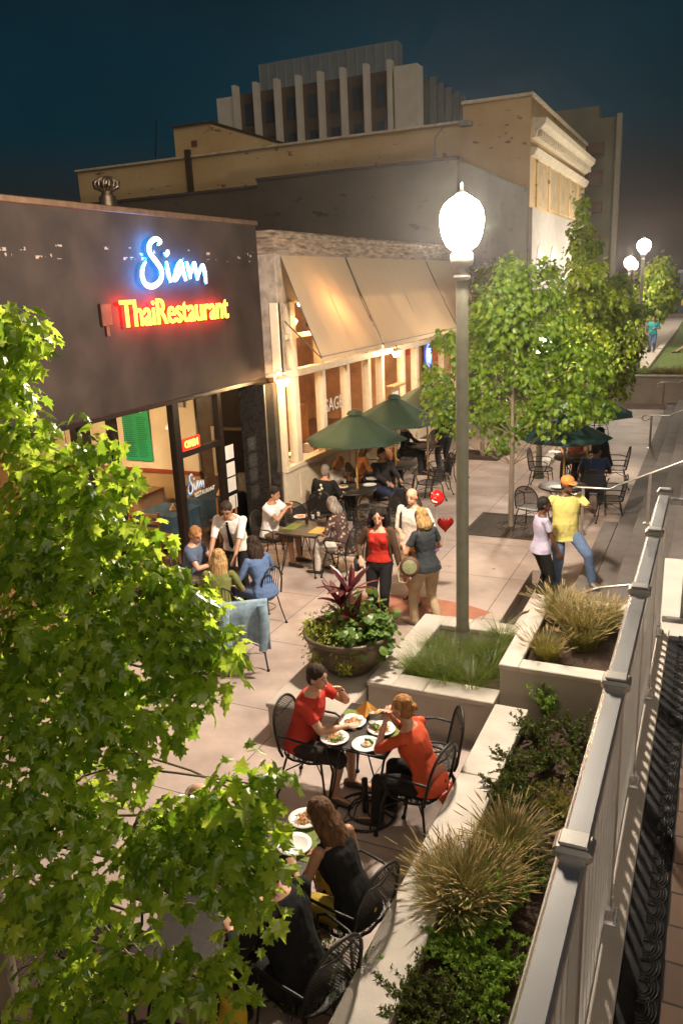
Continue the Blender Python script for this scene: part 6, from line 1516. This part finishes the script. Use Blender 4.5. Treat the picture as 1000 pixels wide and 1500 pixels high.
# --- 3 blonde woman with the round drum shaped bag
J = person('blonde woman in a dark vest and khaki trousers turned away with a round patterned bag', -3.27, 9.55, R(60), 1.66, 'stand', female=True, skin='fair', hair=('bob', 'blonde'), top=('dark teal vest', (.035, .04, .045)), sleeve='short', bottom=('khaki', (.45, .34, .21)), shoes=(.3, .25, .2), lf=(-.09, .17, .085), rf=(.09, -.15, .10), lh=(-.16, .30, 1.16), rh=(.2, .26, 1.02), head=(.15, .15), lean=(0, .12), vox=.0085, hem=-.1, face=True)
g = MB(); g.lathe([(.001, -.05), (.12, -.05), (.135, -.03), (.135, .03), (.12, .05), (.001, .05)], n=28, cap=False)
b1 = empty('round_bag', at(600, 830, 9.35), R(20), 'round brown bag with a pale green disc carried by the blonde woman', 'bag'); b1.rotation_euler = (R(80), 0, R(15))
g.build('bag_body', mat('brown leather', (.10, .05, .03), .55, 0, .2), b1); MB().lathe([(.001, .052), (.09, .052), (.095, .05)], n=24, cap=False).build('disc', mat('pale green felt', (.26, .27, .14), .9, 0, .25, 20), b1)
MB().tube([(0, -.13, 0), (-.05, -.22, 0), (-.14, -.2, 0), (-.17, -.05, 0), (-.12, .06, 0)], .006, 6).build('cord', mat('pale cord', (.7, .65, .4), .6), b1)
# --- 4 couple beside the grass
J = person('man in a yellow polo shirt, orange cap and blue jeans stepping up and talking', -1.80, 11.45, R(-150), 1.76, 'stand', skin='brown', hair=('short', 'black'), top=('yellow polo', (.56, .49, .15)), sleeve='short', bottom=('blue jeans', (.10, .15, .25)), shoes=(.25, .24, .22), lf=(-.30, .32, .25), rf=(.08, -.08, .085), lh=(-.19, .34, 1.32), rh=(.26, .10, .95), head=(.25, .1), vox=.0075, hem=-.13, belly=.02)
s_ = J['s']; H = J['H']; g = MB(); g.ell(H(0, -.012, .055), (.092*s_, .105*s_, .080*s_), 18, 12, J['Rh']); g.ell(H(0, .10, .045), (.065*s_, .075*s_, .010*s_), 14, 6, J['Rh'])
obj_from(remesh(g, .006, 2), 'cap', cloth('orange cap', (.66, .20, .05)), J['e'])
g = MB()
for sd in (-1, 1): g.add([J['S'](J['T'](sd*.008, .09, .465)), J['S'](J['T'](sd*.07, .055, .52)), J['S'](J['T'](sd*.08, .085, .45)), J['S'](J['T'](sd*.04, .11, .43))], [[0, 1, 2, 3]])
g.build('collar', cloth('yellow polo', (.56, .49, .15)), J['e'])
J = person('woman in a lavender T-shirt and black trousers standing beside the man in yellow', -2.02, 10.85, R(-60), 1.58, 'stand', female=True, skin='brown', hair=('short', 'black'), top=('lavender', (.42, .38, .50)), sleeve='short', bottom=('black', (.014, .013, .013)), shoes=(.03, .03, .03), rh=(.22, .22, .84), lh=(-.2, .2, .84), head=(-.2, .05), vox=.0075, hem=-.1)
strap(J, [J['T'](-.10, -.12, .30), J['T'](-.10, -.03, .515), J['T'](-.02, .11, .42), J['T'](.12, .12, .25)], .008, cloth('red lanyard', (.3, .04, .05)), 'lanyard')
# --- 5 the couple in red at the near table
J = person('dark haired man in a red polo shirt leaning on his hand at the near table', -3.14, 5.70, R(-85), 1.68, 'sit', skin='fair', hair=('short', 'darkbrown'), top=('red polo', (.50, .045, .03)), sleeve='short', bottom=('dark shorts', (.035, .028, .025)), blen='knee', shoes=(.07, .045, .03), lean=(.0, .28), lh=(-.05, .34, 1.06), rh=(.04, .44, .76), lf=(-.14, .38, .085), rf=(.14, .30, .085), head=(-.25, .12), vox=.007)
J = person('woman with tied back hair in an orange red top eating bread at the near table', -1.93, 5.50, R(82), 1.62, 'sit', female=True, skin='fair', hair=('bun', 'ginger'), top=('orange red', (.56, .085, .035)), sleeve='elbow', bottom=('black', (.014, .013, .013)), shoes=(.05, .04, .04), lean=(0, .38), lh=(-.03, .36, 1.04), rh=(.05, .36, 1.06), head=(.05, .1), vox=.007)
g = MB(); q = [J['S'](p) for p in ((-.14, -.21, .52), (0, -.23, .51), (.14, -.20, .52), (.15, -.27, .33), (.03, -.29, .24), (-.08, -.28, .36))]
g.add(q, [[0, 1, 4, 5], [1, 2, 3, 4]]); o = g.build('shirt_tail', cloth('orange red', (.56, .085, .035)), J['e']); sd_ = o.modifiers.new('s', 'SOLIDIFY'); sd_.thickness = .012
q = J['aL'][2].lerp(J['aR'][2], .5); g = MB(); g.ell(J['S'](q+V((0, .09, .03))), (.05, .025, .02)); held('bread_roll', g, mat('bread', (.62, .36, .11), .7, 0, .2, 30), 'piece of bread in the hands of the woman in orange red', 'bread', J)
# --- 6 near table: long haired woman, person in black, bald person
J = person('woman with long brown hair and a black tank top leaning over the nearest table', -1.93, 4.0, R(75), 1.60, 'sit', female=True, skin='tan', hair=('long', 'brown'), top=('black tank', (.012, .012, .012)), sleeve='none', neckopen=1, bottom=('mustard cloth', (.42, .30, .05)), blen='knee', shoes=(.05, .04, .04), lean=(.05, .48), lh=(-.16, .40, .78), rh=(.10, .36, .76), head=(.2, .35), vox=.0075, face=True)
J = person('person in black seated at the nearest table with a yellow bag at the side', -2.02, 3.38, R(72), 1.64, 'sit', skin='fair', hair=('short', 'darkbrown'), top=('black shirt', (.010, .010, .010)), sleeve='long', bottom=('black', (.014, .013, .013)), shoes=(.03, .03, .03), lean=(.0, .38), lh=(-.2, .38, .76), rh=(.12, .40, .76), head=(.0, .4), vox=.0085)
g = MB(); vs = []
for j in range(7):
    for i in range(6): vs.append((-2.42+.24*i/5+.02*math.sin(j), 3.02+.03*math.sin(i*1.7)-.06*j/6, .60-.055*j-.02*abs(i-2.5)))
g.add(vs, [[j*6+i, j*6+i+1, (j+1)*6+i+1, (j+1)*6+i] for j in range(6) for i in range(5)], True)
o = thing('yellow_scarf', g, cloth('yellow scarf', (.62, .42, .04)), 'bright yellow cloth hanging over the near chair arm', 'cloth'); sd_ = o.modifiers.new('s', 'SOLIDIFY'); sd_.thickness = .01
person('bald person half hidden in the leaves on the far side of the nearest table', -3.12, 3.85, R(-95), 1.70, 'sit', skin='pale', hair=('bald', 'grey'), top=('brown check', (.16, .09, .05)), sleeve='long', bottom=('brown trousers', (.08, .05, .03)), lean=(0, .25), head=(0, .35), vox=.009)
# --- 7 waiter's party
J = person('man with glasses and cropped ginger hair in a slate blue T-shirt', -6.60, 8.95, R(-75), 1.72, 'sit', skin='fair', hair=('short', 'ginger'), top=('slate blue shirt', (.09, .12, .19)), sleeve='short', lean=(0, .15), lh=(-.12, .38, .80), rh=(.12, .38, .80), head=(-.5, .3), vox=.0085); glasses(J)
J = person('waiter in a white shirt and black tie bending to serve the round table', -6.15, 9.45, R(-170), 1.74, 'stand', skin='tan', hair=('short', 'darkbrown'), top=('white waiter shirt', (.70, .66, .62)), sleeve='elbow', bottom=('black', (.014, .013, .013)), lean=(0, .42), lh=(-.16, .52, .86), rh=(.20, .50, .90), head=(.2, .55), vox=.0075)
g = MB(); S_, T_ = J['S'], J['T']
g.add([S_(T_(-.018, .125, .47)), S_(T_(.018, .125, .47)), S_(T_(.033, .168, .12)), S_(T_(0, .168, .06)), S_(T_(-.033, .168, .12))], [[0, 1, 2, 3, 4]]); g.ell(S_(T_(0, .105, .488)), (.02, .016, .018), 8, 6)
o = g.build('tie', cloth('black tie', (.008, .008, .008)), J['e']); sd_ = o.modifiers.new('s', 'SOLIDIFY'); sd_.thickness = .012
person('woman with long blonde hair and an olive top seated with her back to us', -5.62, 8.12, R(22), 1.66, 'sit', female=True, skin='fair', hair=('long', 'blonde'), top=('olive top', (.16, .17, .05)), sleeve='elbow', lean=(0, .28), head=(0, .15), vox=.0085)
person('woman with long dark hair and a blue top seated at the waiter\'s table', -5.40, 8.85, R(68), 1.66, 'sit', female=True, skin='fair', hair=('long', 'darkbrown'), top=('denim blue top', (.10, .16, .30)), sleeve='elbow', bottom=('jeans', (.12, .17, .28)), lean=(0, .30), head=(.0, .15), vox=.0085)
# --- 8 white T-shirt man and patterned shirt
J = person('man in a white T-shirt eating at the square table by the dark glass', -6.62, 11.28, R(-88), 1.74, 'sit', skin='tan', hair=('short', 'black'), top=('white tee', (.72, .70, .68)), sleeve='short', bottom=('brown shorts', (.13, .09, .055)), blen='knee', shoes=(.02, .02, .02), lean=(0, .15), lh=(-.02, .34, 1.0), rh=(.06, .33, .98), head=(0, .2), vox=.008)
pm, nt_, b_, o_ = nodes_of('flowered brown cloth'); tc_ = nt_.nodes.new('ShaderNodeTexCoord'); vo = nt_.nodes.new('ShaderNodeTexVoronoi'); vo.inputs['Scale'].default_value = 17; nt_.links.new(tc_.outputs['Object'], vo.inputs['Vector'])
r_ = nt_.nodes.new('ShaderNodeValToRGB'); r_.color_ramp.elements[0].color = (.42, .33, .24, 1); r_.color_ramp.elements[1].color = (.07, .035, .03, 1); r_.color_ramp.elements[0].position = .25; r_.color_ramp.elements[1].position = .42; nt_.links.new(vo.outputs['Distance'], r_.inputs[0]); nt_.links.new(r_.outputs[0], b_.inputs['Base Color']); b_.inputs['Roughness'].default_value = .9
person('grey haired person in a brown and cream flowered shirt and white trousers', -5.20, 11.05, R(82), 1.68, 'sit', female=True, skin='tan', hair=('bob', 'grey'), top=('flower', (.1, .1, .1)), topmat=pm, sleeve='elbow', bottom=('white trousers', (.58, .53, .47)), shoes=(.04, .03, .03), lean=(0, .28), head=(0, .3), vox=.0085, hem=-.13)
J = person('person in a black shirt with a pale flower, back to us by the window', -6.48, 13.02, R(-5), 1.70, 'sit', skin='tan', hair=('short', 'grey'), top=('black shirt', (.010, .010, .010)), sleeve='elbow', lean=(.0, .25), head=(.3, .1), vox=.009)
g = MB()
for k, (a, b2) in enumerate(((.0, .40), (.025, .34), (-.02, .30), (.01, .24), (-.01, .17))): g.ell(J['S'](J['T'](a, -.135, b2)), (.028, .008, .028), 10, 6)
g.build('flower_print', mat('cream print', (.7, .68, .5), .6), J['e'])
person('woman in a white blouse eating under the nearest green umbrella', -6.78, 14.1, R(-95), 1.62, 'sit', female=True, skin='tan', hair=('bob', 'ginger'), top=('white blouse', (.55, .46, .38)), sleeve='short', lean=(0, .3), lh=(-.05, .34, .95), head=(0, .35), vox=.0095)
person('person in an orange top seated by the window under the umbrellas', -6.75, 15.35, R(-50), 1.66, 'sit', female=True, skin='tan', hair=('long', 'brown'), top=('orange top', (.45, .19, .07)), sleeve='long', lean=(0, .3), head=(0, .2), vox=.011)
person('second person in dull orange leaning in under the second umbrella', -6.55, 16.2, R(-100), 1.66, 'sit', skin='tan', hair=('short', 'brown'), top=('dull orange', (.38, .15, .06)), sleeve='long', lean=(0, .4), head=(0, .3), vox=.011)
person('person in dark blue jeans stretched out beside the nearest umbrella table', -5.95, 14.75, R(-120), 1.70, 'sit', skin='tan', hair=('short', 'darkbrown'), top=('dark jumper', (.03, .025, .025)), sleeve='long', bottom=('navy jeans', (.035, .045, .10)), lean=(0, -.05), lf=(-.12, .62, .12), rf=(.12, .6, .12), head=(0, .1), vox=.011)
person('person in black with pale hair at the farthest terrace table', -6.75, 18.3, R(-90), 1.66, 'sit', female=True, skin='tan', hair=('long', 'blonde'), top=('black shirt', (.010, .010, .010)), sleeve='long', head=(0, .1), vox=.011)
person('waiter all in black standing under the tree leaves by the far tables', -5.78, 18.4, R(60), 1.75, 'stand', skin='fair', hair=('short', 'black'), top=('black shirt', (.010, .010, .010)), sleeve='long', lf=(-.1, .1, .085), vox=.011)
# --- 9 right side
person('man in dark blue seen from behind on the iron chair beside the teal umbrella', -1.98, 15.98, R(8), 1.76, 'sit', skin='brown', hair=('short', 'black'), top=('dark blue shirt', (.035, .055, .12)), sleeve='short', bottom=('dark jeans', (.04, .05, .09)), lean=(0, .15), head=(.1, .2), vox=.009)
person('person in red brown seated across from the man in dark blue', -2.7, 18.3, R(170), 1.70, 'sit', skin='tan', hair=('short', 'darkbrown'), top=('rust shirt', (.22, .07, .03)), sleeve='short', lean=(0, .2), head=(0, .2), vox=.011)
person('person in black in the shade under the rear teal umbrella', -2.05, 18.05, R(100), 1.70, 'sit', skin='brown', hair=('short', 'black'), top=('black shirt', (.010, .010, .010)), sleeve='short', lean=(0, .2), head=(0, .2), vox=.011)
person('distant walker in a turquoise shirt and blue trousers on the far path', -2.95, 44.5, R(175), 1.80, 'stand', z=.6, skin='tan', hair=('short', 'darkbrown'), top=('turquoise', (.04, .33, .36)), sleeve='elbow', bottom=('blue slacks', (.10, .16, .28)), vox=.014, lh=(-.12, .15, 1.15), face=False)
person('distant person in dark clothes reclining on the lawn', -1.1, 44.0, R(95), 1.70, 'sit', z=.18, skin='brown', hair=('short', 'black'), top=('navy shirt', (.03, .04, .10)), sleeve='short', bottom=('khaki', (.45, .34, .21)), lean=(0, -.5), lf=(-.12, .7, .52), rf=(.12, .55, .52), lh=(-.2, -.3, .56), rh=(.2, -.3, .56), vox=.014, face=False)
thing('picnic_blanket', MB().box(-1.6, 1.2, 46, 50, .625, .66, .01), cloth('lime blanket', (.30, .48, .05)), 'bright lime blanket spread on the lawn behind the reclining person', 'blanket')
# ------------------------------------------------------------------ thin scattering volume added to imitate lens bloom round the lamps
me = MB(); me.box(-205, 205, -35, 405, -1.7, 28); hz = me.build('bloom_haze', bpy.data.materials.new('bloom_haze')); hz['kind'] = 'stuff'
m = hz.data.materials[0]; m.use_nodes = True; n_ = m.node_tree.nodes; n_.remove(n_['Principled BSDF'])
pv = n_.new('ShaderNodeVolumePrincipled'); pv.inputs['Color'].default_value = (.9, .9, .9, 1); pv.inputs['Density'].default_value = .00036; pv.inputs['Anisotropy'].default_value = .88
m.node_tree.links.new(pv.outputs[0], n_['Material Output'].inputs['Volume'])
if TMPS is not None: bpy.data.scenes.remove(TMPS)
# ------------------------------------------------------------------ view and render
scene.view_settings.view_transform = 'Standard'; scene.view_settings.look = 'None'
scene.view_settings.exposure = .14; scene.view_settings.gamma = 1
scene.render.engine = 'CYCLES'
cy_ = scene.cycles
cy_.use_denoising = True; cy_.sample_clamp_indirect = 4.; cy_.max_bounces = 6; cy_.diffuse_bounces = 3; cy_.glossy_bounces = 3; cy_.transmission_bounces = 4; cy_.transparent_max_bounces = 16
cy_.caustics_reflective = False; cy_.caustics_refractive = False
